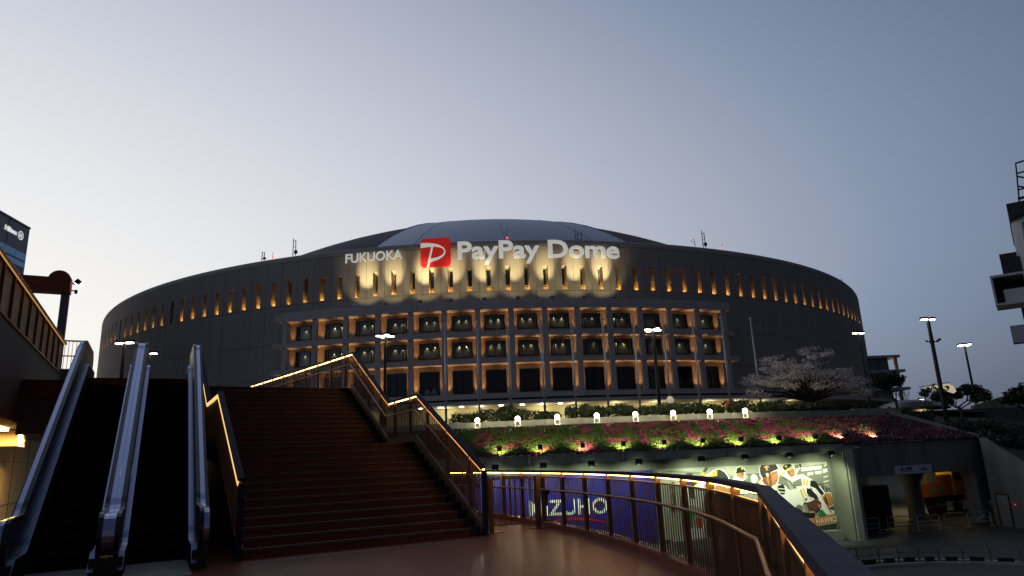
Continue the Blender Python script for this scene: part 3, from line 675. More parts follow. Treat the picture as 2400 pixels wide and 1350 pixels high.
    ('glove', [(18.16,-1.85),(18.49,-1.56),(18.89,-1.6),(19.26,-2.0),(19.04,-2.33),(18.57,-2.51),(18.32,-2.18)]),
    ('brown', [(18.3,-1.9),(18.46,-1.72),(18.6,-2.08),(18.6,-2.48),(18.38,-2.2)]),
    ('brown', [(18.66,-1.75),(18.7,-1.75),(18.82,-2.33),(18.77,-2.36)]),
    ('brown', [(18.83,-1.74),(18.88,-1.73),(19.01,-2.26),(18.95,-2.28)]),
    ('green', [(17.69,-2.67),(18.05,-2.56),(18.33,-2.94),(17.78,-2.99)]),
    ('redp', [(18.5,-2.45),(18.55,-2.44),(18.81,-2.79),(18.74,-2.8)]),
    ('dark', [(16.44,-3.67),(19.36,-3.47),(19.3,-4.05),(15.68,-4.51)]),
    ('cream', [(14.63,-3.31),(19.31,-2.86),(19.35,-3.47),(14.54,-3.91)]),
    ('banner', [(14.62,-3.35),(19.27,-2.9),(19.31,-3.43),(14.54,-3.86)]),
]
PC = dict(pale=(.42, .44, .34), cream=(.80, .82, .68), grey=(.20, .22, .17), dark=(.035, .038, .03), black=(.010, .010, .011), white=(.86, .87, .80), yellow=(.75, .52, .03),
          lime=(.55, .62, .05), skin=(.50, .23, .09), skind=(.24, .085, .03), skinl=(.72, .50, .30), orange=(.75, .40, .03), violet=(.12, .06, .30), bat=(.10, .11, .05),
          green=(.02, .22, .05), redp=(.55, .03, .03), brown=(.10, .045, .03), glove=(.58, .25, .06), banner=(.52, .20, .03))
pm = {k: mat('print ' + k, c, .55, 0, .06 if k in ('pale', 'white') else .03, 2) for k, c in PC.items()}
cm_ = bpy.data.materials.new('print crowd'); cm_.use_nodes = True; pm['crowd'] = cm_
t_ = cm_.node_tree; vo = t_.nodes.new('ShaderNodeTexVoronoi'); vo.inputs['Scale'].default_value = 9; ge = t_.nodes.new('ShaderNodeNewGeometry'); t_.links.new(ge.outputs['Position'], vo.inputs['Vector'])
hs = t_.nodes.new('ShaderNodeSeparateColor'); t_.links.new(vo.outputs['Color'], hs.inputs[0]); cr_ = t_.nodes.new('ShaderNodeValToRGB'); t_.links.new(hs.outputs[0], cr_.inputs[0])
cr_.color_ramp.elements[0].color = (.02, .022, .016, 1); cr_.color_ramp.elements[1].color = (.45, .46, .36, 1); cr_.color_ramp.elements[0].position = .3
t_.links.new(cr_.outputs[0], t_.nodes['Principled BSDF'].inputs['Base Color'])
po = thing('hoarding', 'floodlit printed hoarding of baseball players in white and black kit', 'sign', (0, 0, 0))
u = 6.9
while u < 18.9:
    w_ = min(2.0, 19.0 - u); mb = MB(Gm()); gsolid(mb, u + .003, u + w_ - .003, .26, .345, -3.86, .43, 2); mb.build('panel', pm['pale'], po); u += 2.0
names = list(pm); pr = MB(Gm())
from mathutils.geometry import tessellate_polygon
for li, (n_, pts) in enumerate(POSTER):
    if li == 0: continue
    pts = [(min(max(x, 6.92), 18.98), min(max(z, -3.84), .42)) for x, z in pts]
    ci = names.index(n_); dv = .256 - li * .0012
    tris = tessellate_polygon([[Vector((x, z, 0)) for x, z in pts]])
    pr.cur = ci; pr.add([(x, dv, z) for x, z in pts], [tuple(t) for t in tris])
pr.build('printed_picture', [pm[k] for k in names], po, fix=False)
ls = letters('SoftBank HAWKS', M_print, 0.0, 0.012)
xa = ls[5][2] + xext(ls[5][1])[0]; x1 = ls[-1][2] + xext(ls[-1][1])[1]; sx = (19.08 - 16.68) / (x1 - xa)
for ch, me, xo in ls:
    for v in me.vertices:
        uu = 16.68 + (v.co.x + xo - xa) * sx; v.co = G(uu, .13, -3.55 + (uu - 16.68) * .079 + v.co.y * .36 / .729)
    link('letter', me, po)

# black floods on arms under the eaves
EV = (-3.41, -0.5, 2.39, 5.28, 9.18, 12.01, 15.02, 18.05)
def wall_flood(u, i, light=True):
    t = thing('wall_floodlight', '%s black arm mounted floodlight from the left under the garden eaves' % ordn[i], 'floodlight', G(u, -1.25, 1.03), gang(u), 'floodlights under the garden eaves')
    mb = MB(); mb.box(-.9, -.78, .19, .25, -.02, .50); mb.bar((-.84, .2, .10), (-.84, -.3, .10), .04, .04); mb.bar((-.84, -.3, .10), (0, -.3, .08), .04, .04); mb.build('arm', M_steel, t)
    T = lambda p: Matrix.Rotation(R_(58), 3, 'X') @ p + Vector((0, -.3, -.04))
    mb = MB(T); mb.box(-.2, .2, -.14, .14, -.13, .11); mb.build('head', M_black, t)
    mb = MB(T); mb.box(-.17, .17, -.11, .11, -.142, -.134); mb.build('lens', mat('metal halide lens', (1, 1, .9), .4, 0, 0, emit=(.85, 1, .72), estr=4), t)
    ld = light_data('hoarding flood', 'SPOT', 600, (.92, 1.0, .70), size=128, blend=.8, radius=.1)
    o = bpy.data.objects.new('beam', ld); COL.objects.link(o); o.parent = t; o.location = (0, -.36, -.2); o.rotation_euler = Vector((0, 1.3, -1.5)).to_track_quat('-Z', 'Y').to_euler()
for i, u in enumerate(EV): wall_flood(u, i)

# flower slope: bare soil sheet, curbs, planter wall
M_soil = mat('garden soil', (0.035, 0.026, 0.018), 0.95, 0, 0.3, 2, 0.6, 20)
SL0, SL1, SV = -16.0, 34.0, 4.0
def slope_z(v): return 1.60 + (3.55 - 1.60) * v / SV
vs = []; fs = []; nU = 80
for i in range(nU + 1):
    u = SL0 + (SL1 - SL0) * i / nU; vm = SV if u < 29.8 else SV * max(0.02, (34.2 - u) / 4.4)
    for j in range(9): v = .05 + (vm - .05) * j / 8; vs.append((u, v, slope_z(v)))
for i in range(nU):
    for j in range(8): fs.append((i * 9 + j, (i + 1) * 9 + j, (i + 1) * 9 + j + 1, i * 9 + j + 1))
mb = MB(Gm()); mb.add(vs, fs); tag(mb.build('garden_slope', M_soil, fix=False), kind='structure')
FONT = {'H': ('10001', '10001', '10001', '11111', '10001', '10001', '10001'), 'A': ('00100', '01010', '10001', '10001', '11111', '10001', '10001'),
        'W': ('10001', '10001', '10001', '10101', '10101', '11011', '10001'), 'K': ('10001', '10010', '10100', '11000', '10100', '10010', '10001'),
        'S': ('01111', '10000', '10000', '01110', '00001', '00001', '11110')}
def in_word(u, v):
    for i, ch in enumerate('HAWKS'):
        a = 3.4 + i * 3.5
        cx = (u - a) / 2.7 * 5; ry = (3.5 - v) / 3.1 * 7
        if 0 <= cx < 5 and 0 <= ry < 7 and FONT[ch][int(ry)][int(cx)] == '1': return True
    return False
M_pink = mat('pink moss phlox', (0.40, 0.085, 0.20), 0.8, 0, 0.35, 3); M_pinkd = mat('deep pink phlox', (0.19, 0.024, 0.095), 0.8, 0, 0.3, 3)
M_grn = mat('bright foliage', (0.10, 0.17, 0.045), 0.7, 0, 0.35, 4); M_olive = mat('dry foliage', (0.16, 0.115, 0.05), 0.8, 0, 0.3, 4)
from mathutils import noise as mnoise
fl = MB(Gm()); rnd = random.Random(5)
while len(fl.f) < 70000:
    u = rnd.uniform(SL0 + 3, SL1); v = rnd.uniform(.06, SV - .05)
    if u > 29.8 and v > SV * (34.2 - u) / 4.4: continue
    nz = mnoise.noise(Vector((u * .55, v * 1.1, 0))) + .5 * mnoise.noise(Vector((u * 1.7, v * 2.2, 7)))
    word = in_word(u + mnoise.noise(Vector((u * 2, v * 2, 3))) * .25, v)
    if word: kind = 2 if nz > -.55 else 3
    elif u < 4: kind = 2 if nz > .02 else (0 if nz < -.30 else (3 if rnd.random() < .7 else 1))
    elif v < .9 + .5 * nz and u < 20.2: kind = 2 if rnd.random() < .75 else 3
    elif u < 20.6: kind = 0 if nz < .20 else (1 if nz < .4 else 3)
    else: kind = 1 if nz < .30 else 0
    if rnd.random() < .22: kind = rnd.choice((0, 2, 3))
    hgt = (.10, .09, .17, .10)[kind] * rnd.uniform(.6, 1.4); s = (.075, .07, .075, .07)[kind] * rnd.uniform(.7, 1.4)
    z = slope_z(v) + hgt * .45; th = rnd.uniform(0, 6.28); tl = rnd.uniform(-.7, .7)
    ax = Vector((math.cos(th), math.sin(th), tl * .5)) * s; ay = Vector((-math.sin(th) * .5, math.cos(th) * .3 - .3, .8)) * s
    p = Vector((u, v, z)); fl.cur = kind
    fl.add([p - ax - ay, p + ax - ay, p + ax * .6 + ay, p - ax * .6 + ay], [(0, 1, 2, 3)])
tag(fl.build('flower_bed', [M_pink, M_pinkd, M_grn, M_olive], fix=False), 'pink moss phlox and green planting spelling capitals on the slope', 'flowers', kind='stuff')
cb = thing('garden_curb', 'stone curb and planter wall along the top of the flower slope', 'wall', (0, 0, 0))
u = -15.0; k = 0
while u < 29.6:
    L = 1.8; mb = MB(Gm()); gsolid(mb, u + .01, u + L - .01, 4.02, 4.5, 3.3, 3.66 + .01 * (k % 2), 2); mb.build('curb_stone', M_gc, cb); u += L; k += 1
u = -15.0; k = 0
while u < 31.5:
    L = 3.0; mb = MB(Gm()); gsolid(mb, u + .012, u + L - .012, 5.0, 5.35, 3.3, 4.10 + (.10 if u > 25 else .006 * (k % 2)), 3); mb.build('planter_wall', M_gc, cb); u += L; k += 1
mb = MB(Gm()); gsolid(mb, -15, 31, 4.5, 5.0, 3.2, 3.45); mb.build('gutter', M_gd, cb)
# raking curb down the right edge of the slope
rk = [G(30.0, 4.1, 3.75), G(31.4, 2.9, 3.2), G(32.8, 1.6, 2.5), G(34.3, .15, 1.75)]
mb = MB(); mb.sweep(rk, [(-.14, -.2), (.14, -.2), (.14, .12), (-.14, .12)]); mb.build('raking_curb', M_gc, cb)

# ball floodlights on frames along the curb
GLB = (-5.16, -2.11, .89, 3.87, 6.85, 9.81, 12.78, 15.77)
M_glb = mat('globe glow', (1, 1, .9), .4, 0, 0, emit=(1.0, .93, .62), estr=22)
for i, u in enumerate(GLB):
    t = thing('globe_floodlight', '%s dazzling globe light from the left on the curb above the flowers' % ordn[i], 'floodlight', G(u, 4.3, 3.67), gang(u), 'globe lights along the garden curb')
    mb = MB()
    for x in (-.17, .17): mb.bar((x, 0, 0), (x, 0, .36), .035, .035)
    mb.bar((-.17, 0, .02), (.17, 0, .02), .03, .03); mb.bar((-.17, 0, .34), (.17, 0, .34), .03, .03); mb.build('frame', M_white, t)
    mb = MB(); mb.box(-.13, .13, .15, .24, .40, .66); mb.build('housing', M_black, t)
    mb = MB(); mb.lathe([(.001, .36), (.10, .39), (.16, .47), (.17, .53), (.16, .60), (.10, .67), (.001, .70)], 14, (0, -.03)); mb.build('globe', M_glb, t, smooth=True)
    ld = light_data('globe light', 'POINT', 95, (1.0, .90, .60), radius=.18)
    o = bpy.data.objects.new('glow', ld); COL.objects.link(o); o.parent = t; o.location = (0, -.25, .53)
# floods on the lower edge aimed up the flowers
LFL = (-3.2, -.62, 2.07, 4.68, 7.32, 9.89, 12.51, 15.23, 17.97, 20.73, 23.63)
for i, u in enumerate(LFL):
    t = thing('bed_floodlight', '%s small black floodlight from the left at the foot of the flowers' % ordn[i], 'floodlight', G(u, -.35 if u < 19.4 else .1, 1.575), gang(u), 'floodlights at the foot of the flowers')
    mb = MB()
    for x in (-.13, .13): mb.bar((x, 0, 0), (x, 0, .42), .03, .03)
    mb.bar((-.13, 0, .40), (.13, 0, .40), .03, .03); mb.bar((-.13, 0, .015), (.13, 0, .015), .03, .03); mb.build('frame', M_black, t)
    T = lambda p: Matrix.Rotation(R_(18), 3, 'X') @ p + Vector((0, .02, .56))
    mb = MB(T); mb.box(-.14, .14, -.11, .11, -.15, .15); mb.build('head', M_black, t)
    mb = MB(T); mb.box(-.12, .12, .112, .12, -.13, .13); mb.build('lens', mat('sodium lens', (1, .9, .5), .4, 0, 0, emit=(1, .82, .35), estr=5), t)
    ld = light_data('bed flood', 'SPOT', 190, (1.0, .86, .36), size=120, blend=.8, radius=.06)
    o = bpy.data.objects.new('beam', ld); COL.objects.link(o); o.parent = t; o.location = (0, .22, .52); o.rotation_euler = Vector((0, 1.0, -.12)).to_track_quat('-Z', 'Y').to_euler()

# ------------------------------------------------------------------ foliage
def leafcloud(mb, centre, radii, n, size, rnd, flat=0.0, shell=.55):
    for _ in range(n):
        while True:
            d = Vector((rnd.gauss(0, 1), rnd.gauss(0, 1), rnd.gauss(0, 1)))
            if d.length > .1: break
        d.normalize(); r = shell + (1 - shell) * rnd.random() ** .5
        p = Vector(centre) + Vector((d.x * radii[0], d.y * radii[1], d.z * radii[2])) * r * rnd.uniform(.75, 1.05)
        a = Vector((rnd.gauss(0, 1), rnd.gauss(0, 1), rnd.gauss(0, 1) * (1 - flat))).normalized(); b = a.cross(Vector((rnd.gauss(0, 1), rnd.gauss(0, 1), rnd.gauss(0, 1)))).normalized()
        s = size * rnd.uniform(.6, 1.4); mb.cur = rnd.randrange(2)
        mb.add([p - a * s, p + b * s * .45, p + a * s, p - b * s * .45], [(0, 1, 2, 3)])
M_lf = [mat('hedge leaf', (0.035, 0.060, 0.022), .55, 0, .35, 3), mat('hedge leaf dark', (0.018, 0.034, 0.014), .6, 0, .3, 3)]
M_bark = mat('bark', (0.05, 0.042, 0.036), .9, 0, .3, 4, .6, 25)
HG = [(-6.3, 1.0, 'leftmost clipped shrub'), (-4.1, 1.1, 'second clipped shrub from the left'), (-1.9, 1.2, 'rounded full shrub'), (.2, .85, 'low gappy shrub'), (2.3, 1.15, 'dense square shrub'),
      (4.6, 1.05, 'broad dark shrub'), (6.9, 1.1, 'even topped shrub'), (9.2, .95, 'low shrub under the quad lamp post'), (11.6, 1.0, 'ragged shrub right of the quad lamp post'),
      (14.0, .85, 'low ragged shrub'), (16.4, 1.05, 'shrub behind the last globe light'), (19.0, .95, 'shrub left of the blossom tree'), (21.6, .8, 'low shrub under the left blossom boughs'), (24.4, .8, 'low shrub under the blossom tree'), (27.0, .75, 'low shrub right of the blossom trunk')]
WH = ['at the stair railing end of the planter', 'beyond the stair railing', 'behind the second globe light', 'behind the third globe light', 'between the third and fourth globe lights', 'behind the fourth globe light', 'behind the fifth globe light', 'in the planter', 'in the planter', 'between the last two globe lights', 'in the planter', 'in the planter', 'in the planter', 'in the planter', 'in the planter']
for i, (u, h, nm) in enumerate(HG):
    rn = random.Random(40 + i); t = thing('shrub', '%s %s' % (nm, WH[i]), 'shrub', G(u, 6.2, 3.95), gang(u), 'shrubs in the planter above the flowers')
    mb = MB(); mb.tube([(0, 0, 0), (.05, .05, h * .6)], [.05, .02], 6)
    for q in range(5): mb.tube([(0, 0, .1), (rn.uniform(-.8, .8), rn.uniform(-.4, .4), h * .8)], [.03, .01], 5)
    mb.build('stem', M_bark, t)
    mb = MB()
    for q in range(9): leafcloud(mb, (rn.uniform(-1.05, 1.05), rn.uniform(-.45, .45), h * rn.uniform(.35, .75)), (.55, .5, h * .42), 230, .085, rn)
    mb.build('foliage', M_lf, t, fix=False)

# flagpoles
FLG = (-10.49, -6.7, -3.23, .53, 4.0, 7.61, 11.23, 14.82, 18.56, 22.47, 26.73)
for i, u in enumerate(FLG):
    t = thing('flagpole', '%s bare white flagpole from the left in front of the stadium' % ordn[i], 'flagpole', G(u, 15, 3.95), gang(u), 'flagpoles in front of the stadium')
    mb = MB(); mb.tube([(0, 0, .25), (0, 0, 9.4)], [.105, .055], 10); mb.build('pole', M_pole, t, smooth=True)
    mb = MB(); mb.lathe([(.001, 9.4), (.09, 9.42), (.12, 9.5), (.09, 9.58), (.001, 9.6)], 10); mb.build('finial', M_pole, t)
    mb = MB(); mb.lathe([(.22, 0), (.22, .2), (.13, .25), (.13, .3)], 12); mb.build('base', M_gc, t)
    mb = MB(); mb.tube([(.13, 0, .9), (.10, 0, 9.3)], .01, 4); mb.build('halyard', M_white, t)

# street lamps
M_lampg = mat('lamp lens', (1, 1, .9), .4, 0, 0, emit=(1.0, .93, .68), estr=16)
def street_lamp(name, label, base, h, heads, rz=0.0, energy=120, extra=0, group='lamp posts', hs=1.0, r=.14):
    t = thing(name, label, 'lamp post', base, rz, group)
    mb = MB(); mb.tube([(0, 0, 0), (0, 0, h * .12), (0, 0, h - .1)], [r * 1.5, r * 1.05, r * .8], 10); mb.lathe([(r * 2.2, 0), (r * 2.2, .06), (r * 1.4, .12)], 12); mb.build('pole', M_black, t)
    for (ang, L) in heads:
        c, s = math.cos(R_(ang)), math.sin(R_(ang))
        T = lambda p, c=c, s=s: Vector((p.x * c - p.y * s, p.x * s + p.y * c, p.z + h))
        mb = MB(T); mb.bar((0, 0, .02), (L * .5, 0, .06), .07, .07); mb.build('arm', M_black, t)
        mb = MB(T); w = .42 * hs
        mb.prism([(L * .45, -w * .35), (L * .6, -w * .55), (L + w, -w * .5), (L + w * 1.25, 0), (L + w, w * .5), (L * .6, w * .55), (L * .45, w * .35)], -.04, .14 * hs); hd = mb.build('head', M_black, t)
        mb = MB(T); mb.prism([(L * .58, -w * .34), (L + w * .85, -w * .40), (L + w * 1.0, 0), (L + w * .85, w * .40), (L * .58, w * .34)], -.10, -.045); mb.build('lens', M_lampg, hd)
    ld = light_data('lamp post %d' % energy, 'POINT', energy, (1, .92, .66), radius=.3)
    o = bpy.data.objects.new('glow', ld); COL.objects.link(o); o.parent = t; o.location = (0, 0, h - .45)
    if extra:
        mb = MB(); z = h * extra; mb.bar((-.5, 0, z), (.6, 0, z), .06, .06); mb.tube([(.45, 0, z + .02), (.75, -.1, z + .22)], [.09, .11], 8); mb.tube([(-.4, 0, z), (-.62, -.08, z + .05)], [.06, .08], 8); mb.lathe([(.19, z - .1), (.19, z + .1)], 10); mb.build('camera_bracket', M_black, t)
    return t
q4 = ((0, .35), (90, .35), (180, .35), (270, .35)); q2 = ((0, .25), (180, .25))
street_lamp('lamp_post', 'black post with four lit heads left of the balcony front behind the stair railing', G(-15.0, 10, 3.95), 7.9, q4, R_(25), extra=.28)
street_lamp('lamp_post', 'black post with four lit heads in front of the right end of the balcony front', G(11.1, 10, 3.95), 7.4, q4, R_(25), extra=.08)
street_lamp('lamp_post', 'twin headed lamp post overlapping the right edge of the stadium', (35.6, 70, 3.95), 8.7, q2, R_(18), extra=.3)
street_lamp('lamp_post', 'tall twin headed lamp post with cameras among the bushes on the right', (34.4, 56, 2.2), 9.15, q2, R_(12), extra=.79, hs=.9, r=.17)
street_lamp('lamp_post', 'far lamp post with four lit heads left of the boxy tower', (52.85, 80, 3.95), 8.35, q4, R_(25), extra=.2)
street_lamp('lamp_post', 'twin headed lamp post seen between the escalator balustrades', (-26.07, 45, 3.95), 6.1, q2, R_(-8), extra=.55, hs=.9)
street_lamp('lamp_post', 'far lamp post whose lit head peeps from behind the middle escalator balustrade', (-32.4, 60, 3.95), 7.85, q2, R_(-10))
for x, y, z, lb in ((64.6, 110, 7.0, 'nearer'), (60.1, 104, 5.6, 'lower')):
    street_lamp('lamp_post', '%s small distant street lamp beyond the mossy wall on the right' % lb, (x, y, 3.95), z - 3.0, ((180, .3),), 0, 60, hs=1.3, r=.09)
lan = thing('lantern', 'pale lantern on a bracket beside the quad lamp post', 'lamp', G(12.2, 10, 3.95), 0)
mb = MB(); mb.tube([(0, 0, 0), (0, 0, 1.3)], .04, 6); mb.build('post', M_black, lan)
mb = MB(); mb.lathe([(.001, 1.3), (.24, 1.42), (.30, 1.62), (.18, 1.85), (.001, 1.9)], 10); mb.build('globe', mat('dim lantern', (.7, .65, .5), .6, 0, .2, 4, emit=(1, .82, .55), estr=.35), lan)

# ------------------------------------------------------------------ the near deck
M_deck = mat('red brown deck coating', (0.185, 0.052, 0.028), 0.34, 0, 0.14, 0.5, 0.06, 160, spec=.12)
M_stepm = mat('red brown step coating', (0.13, 0.036, 0.019), 0.65, 0, 0.2, 1.2, 0.15, 90, spec=.3)
M_nose = mat('worn nosing', (0.075, 0.058, 0.050), 0.55, 0, 0.45, 5)
def catmull(P, n=8):
    out = []; P = [Vector(p) for p in P]; P = [P[0] * 2 - P[1]] + P + [P[-1] * 2 - P[-2]]
    for i in range(1, len(P) - 2):
        for j in range(n):
            t = j / n; a, b, c, d = P[i - 1:i + 3]
            out.append(0.5 * ((2 * b) + (c - a) * t + (2 * a - 5 * b + 4 * c - d) * t * t + (3 * b - a - 3 * c + d) * t ** 3))
    return out + [P[-2]]
far = catmull([(-3.6, 23.2, 0), (-1.25, 20.35, 0), (-.24, 18.4, 0), (.62, 16.4, 0), (1.45, 13.95, 0), (1.95, 11.8, 0), (2.2, 10.0, 0), (2.25, 8.1, 0), (2.06, 6.05, 0)], 8)
near = [(1.17, 3.03, 0), (.88, 2.03, 0), (.0, -1.0, 0), (-.3, -2.0, 0)]
edge = [p + Vector((.18, .02, 0)) for p in far] + [Vector((p[0] + .18, p[1], 0)) for p in near] + [Vector((-.2, -6, 0))]
poly = [(p.x, p.y) for p in edge] + [(-16, -6), (-16, 20), (-10, 26)]
mb = MB(); mb.prism(poly[::-1], -.45, 0); tag(mb.build('deck', M_deck), kind='structure')

def resample(path, pitch):
    path = [Vector(p) for p in path]; out = []; acc = 0.0; nxt = pitch / 2
    for a, b in zip(path, path[1:]):
        h = Vector((b.x - a.x, b.y - a.y, 0)).length
        while h > 1e-6 and nxt <= acc + h:
            t = (nxt - acc) / h; p = a.lerp(b, t); d = (b - a); out.append((p, math.atan2(d.y, d.x))); nxt += pitch
        acc += h
    return out
H = 1.2
M_led2 = mat('warm side strip', (1, 0.8, 0.5), 0.5, 0, 0, emit=(1.0, 0.60, 0.20), estr=1.15)
def fin_mesh(h0, h1): 
    mb = MB(); mb.box(-.006, .006, -.011, .011, h0, h1); return mb.mesh('baluster', M_brown)
ME_fin = fin_mesh(.08, H - .125)
mb = MB(); mb.box(-.02, .02, -.04, .04, 0, H - .13); mb.add([(-.014, -.04, H - .13), (.014, -.04, H - .13), (.014, .04, H - .13), (-.014, .04, H - .13), (-.014, -.04, H - .031), (.014, -.04, H - .031), (.014, .055, H - .031), (-.014, .055, H - .031)], BOXF)
ME_post = mb.mesh('post', M_brown)
def rect(w, h, dx=0.0, dz=0.0): return [(dx - w / 2, dz - h / 2), (dx + w / 2, dz - h / 2), (dx + w / 2, dz + h / 2), (dx - w / 2, dz + h / 2)]
def railing(t, path, inner, post_pitch=1.2, fin_pitch=.11, hand=.80, ledp=None, posts=None, cap_w=.115):
    up = lambda dz: [Vector(p) + Vector((0, 0, dz)) for p in path]
    mb = MB(); mb.sweep(up(H), rect(cap_w, .055)); mb.build('cap_rail', M_cap, t)
    mb = MB(); mb.sweep(up(H - .030), ledp or rect(.045, .016, inner * -.018, -.008)); mb.build('strip_light', M_led if not ledp else M_led2, t)
    mb = MB(); mb.sweep(up(H - .12), rect(.034, .022)); mb.build('lower_cap', M_brown, t)
    mb = MB(); mb.sweep(up(.07), rect(.04, .03)); mb.build('bottom_rail', M_brown, t)
    mb = MB(); hp = [p for p in up(hand)]
    mb.sweep(hp, [(inner * .10 + .021 * math.cos(R_(x)), .021 * math.sin(R_(x))) for x in range(0, 360, 45)]); mb.build('handrail', M_brown, t, smooth=True)
    ps = resample(path, post_pitch) if posts is None else posts
    for p, a in ps:
        link('post', ME_post, t, p, a + (math.pi if inner > 0 else 0) if False else a)
        c, s = math.cos(a), math.sin(a); nrm = Vector((s, -c, 0)) * inner
        mbk = MB(); mbk.bar(p + Vector((0, 0, hand - .05)), p + nrm * .10 + Vector((0, 0, hand - .02)), .02, .02); mbk.build('handrail_bracket', M_brown, t)
    for p, a in resample(path, fin_pitch):
        if all((p - q).length > .05 for q, _ in ps): link('baluster', ME_fin, t, p, a)
# curved railing round the deck (travelling towards the camera the inside is on the right)
cr = thing('deck_railing', 'curved bronze railing with a glowing strip under its cap round the red deck', 'railing', (0, 0, 0))
railing(cr, far + [Vector(p) for p in near], 1)
mb = MB(); mb.sweep([p + Vector((0, 0, .05)) for p in far] + [Vector(p) + Vector((0, 0, .05)) for p in near], rect(.26, .10)); mb.build('curb', M_deck, cr)

# ------------------------------------------------------------------ stairs
SA = R_(-30); SO = Vector((-.81, 15.07, 0)); Sd = Vector((math.sin(SA), math.cos(SA), 0)); Sr = Vector((math.cos(SA), -math.sin(SA), 0))
def S(s, b, z): return SO + Sd * s + Sr * b + Vector((0, 0, z))
SROT = math.atan2(Sr.y, Sr.x)
RIS = .1555; T1, T2 = 3.66 / 12, 3.7 / 12; WD = 4.8
stair = thing('staircase', 'wide red brown outdoor staircase with a landing half way up', 'stairs', SO, SROT)
def step_mesh(t):
    mb = MB(); mb.box(-WD + .06, -.30, 0, .03, 0, RIS); mb.box(-WD + .06, -.30, -.02, t + .03, RIS - .035, RIS + .003); return mb.mesh('step', M_stepm)
def nose_mesh():
    mb = MB(); mb.box(-WD + .06, -.302, -.026, .030, RIS + .0035, RIS + .010); mb.box(-WD + .06, -.302, -.030, -.0205, RIS - .03, RIS + .010); return mb.mesh('nosing', M_nose)
def blk_mesh(t):
    mb = MB(); mb.box(-.298, -.04, .02, t + .02, -.15, RIS + .02); return mb.mesh('side_block', M_black)
ME_st1, ME_st2, ME_ns = step_mesh(T1), step_mesh(T2), nose_mesh(); ME_b1, ME_b2 = blk_mesh(T1), blk_mesh(T2)
for k in range(13):
    o = link('step', ME_st1, stair, (0, k * T1, k * RIS)); link('nosing', ME_ns, o); link('side_block', ME_b1, o)
for k in range(13):
    o = link('step', ME_st2, stair, (0, 5.9 + k * T2, 13 * RIS + k * RIS)); link('nosing', ME_ns, o); link('side_block', ME_b2, o)
LZ = 13 * RIS; TZ = 26 * RIS
mb = MB(); mb.box(-WD, 0, 3.67 + T1, 5.93, LZ - .25, LZ - .002); mb.build('landing', M_stepm, stair)
for b in (-.03, -WD + .03):
    mb = MB()
    for (s0, z0, s1, z1) in ((-.02, .03, 3.70, LZ + .03), (3.70, LZ + .03, 5.88, LZ + .03), (5.88, LZ + .03, 9.62, TZ + .03)):
        mb.bar((b, s0, z0), (b, s1, z1), .05, .36)
    mb.build('stringer', M_brown, stair)
pf = [(.35, 0), (4.0, LZ - .3), (6.2, LZ - .3), (9.7, TZ - .35), (9.7, 0)]
mb = MB(lambda p: Vector((p.z, p.x, p.y))); mb.prism(pf, -WD + .1, -.1); mb.build('undercroft', M_black, stair)
def spath(b, ext): return [S(-.02, b, RIS), S(3.68, b, LZ + RIS * .3), S(5.88, b, LZ + .02), S(9.58, b, TZ + .02)] + ext
sr1 = thing('stair_railing', 'bronze stair railing with a glowing strip on the right side of the stairs', 'railing', (0, 0, 0))
upd = Vector((-12.48, 31.94, TZ)) - S(9.6, 0, TZ)
railing(sr1, spath(.03, [S(9.6, .03, TZ) + upd * .5, S(9.6, .03, TZ) + upd, S(9.6, .03, TZ) + upd * 1.25]), -1, hand=.80)
mb = MB(); mb.box(-.04, .04, -.06, .06, 0, 1.30); o = mb.build('newel_post', M_cap, sr1); o.location = S(-.06, .03, 0); o.rotation_euler = (0, 0, SROT)
sr2 = thing('stair_railing', 'bronze stair railing with a glowing strip between stairs and escalators', 'railing', (0, 0, 0))
railing(sr2, spath(-WD - .03, [S(10.6, -WD - .03, TZ)]), 1, hand=.80, ledp=rect(.02, .085, -.045, -.046))
mb = MB(); mb.box(-.05, .05, -.06, .06, 0, 1.28); o = mb.build('newel_post', M_cap, sr2); o.location = S(-.10, -WD - .03, 0); o.rotation_euler = (0, 0, SROT)
# ribbed warning strip at the foot of the stairs
tp = thing('warning_strip', 'pale ribbed warning strip on the deck at the foot of the stairs', 'floor strip', S(-.75, 0, 0), SROT)
mb = MB()
for i in range(78):
    for j in range(2): x = -4.75 + i * .058; mb.box(x, x + .022, -.02 + j * .13, .09 + j * .13, .0005, .007)
mb.build('ribs', mat('worn warning rib', (.17, .15, .14), .6, 0, .4, 6), tp)
# movable barrier beside the stair foot
gt = thing('gate', 'low bronze gate on two footed posts beside the stair foot', 'gate', (0, 0, 0))
ga, gb = Vector((-.95, 15.25, 0)), Vector((.72, 16.3, 0)); gd = (gb - ga).normalized(); gr_ = math.atan2(gd.y, gd.x)
for nm, p in (('post', Vector((-.64, 15.42, 0))), ('post', Vector((.38, 16.06, 0)))):
    mb = MB(); mb.box(-.045, .045, -.035, .035, 0, 1.13); mb.box(-.2, .2, -.16, .16, 0.0005, .012); o = mb.build(nm, M_brown, gt); o.location = p; o.rotation_euler = (0, 0, gr_)
for z in (.14, 1.10): mb = MB(); mb.bar(ga + Vector((0, 0, z)), gb + Vector((0, 0, z)), .035, .03); mb.build('gate_rail', M_brown, gt)
ME_gb = MB().box(-.007, .007, -.007, .007, .14, 1.10).mesh('bar', M_brown)
for i in range(15): link('bar', ME_gb, gt, ga.lerp(gb, (i + .5) / 15), gr_)
mb = MB(); mb.box(-.10, .02, -.05, .02, .70, .78); mb.box(-.05, -.03, -.02, .02, .45, .70); o = mb.build('latch', M_black, gt); o.location = gb - gd * .12; o.rotation_euler = (0, 0, gr_)

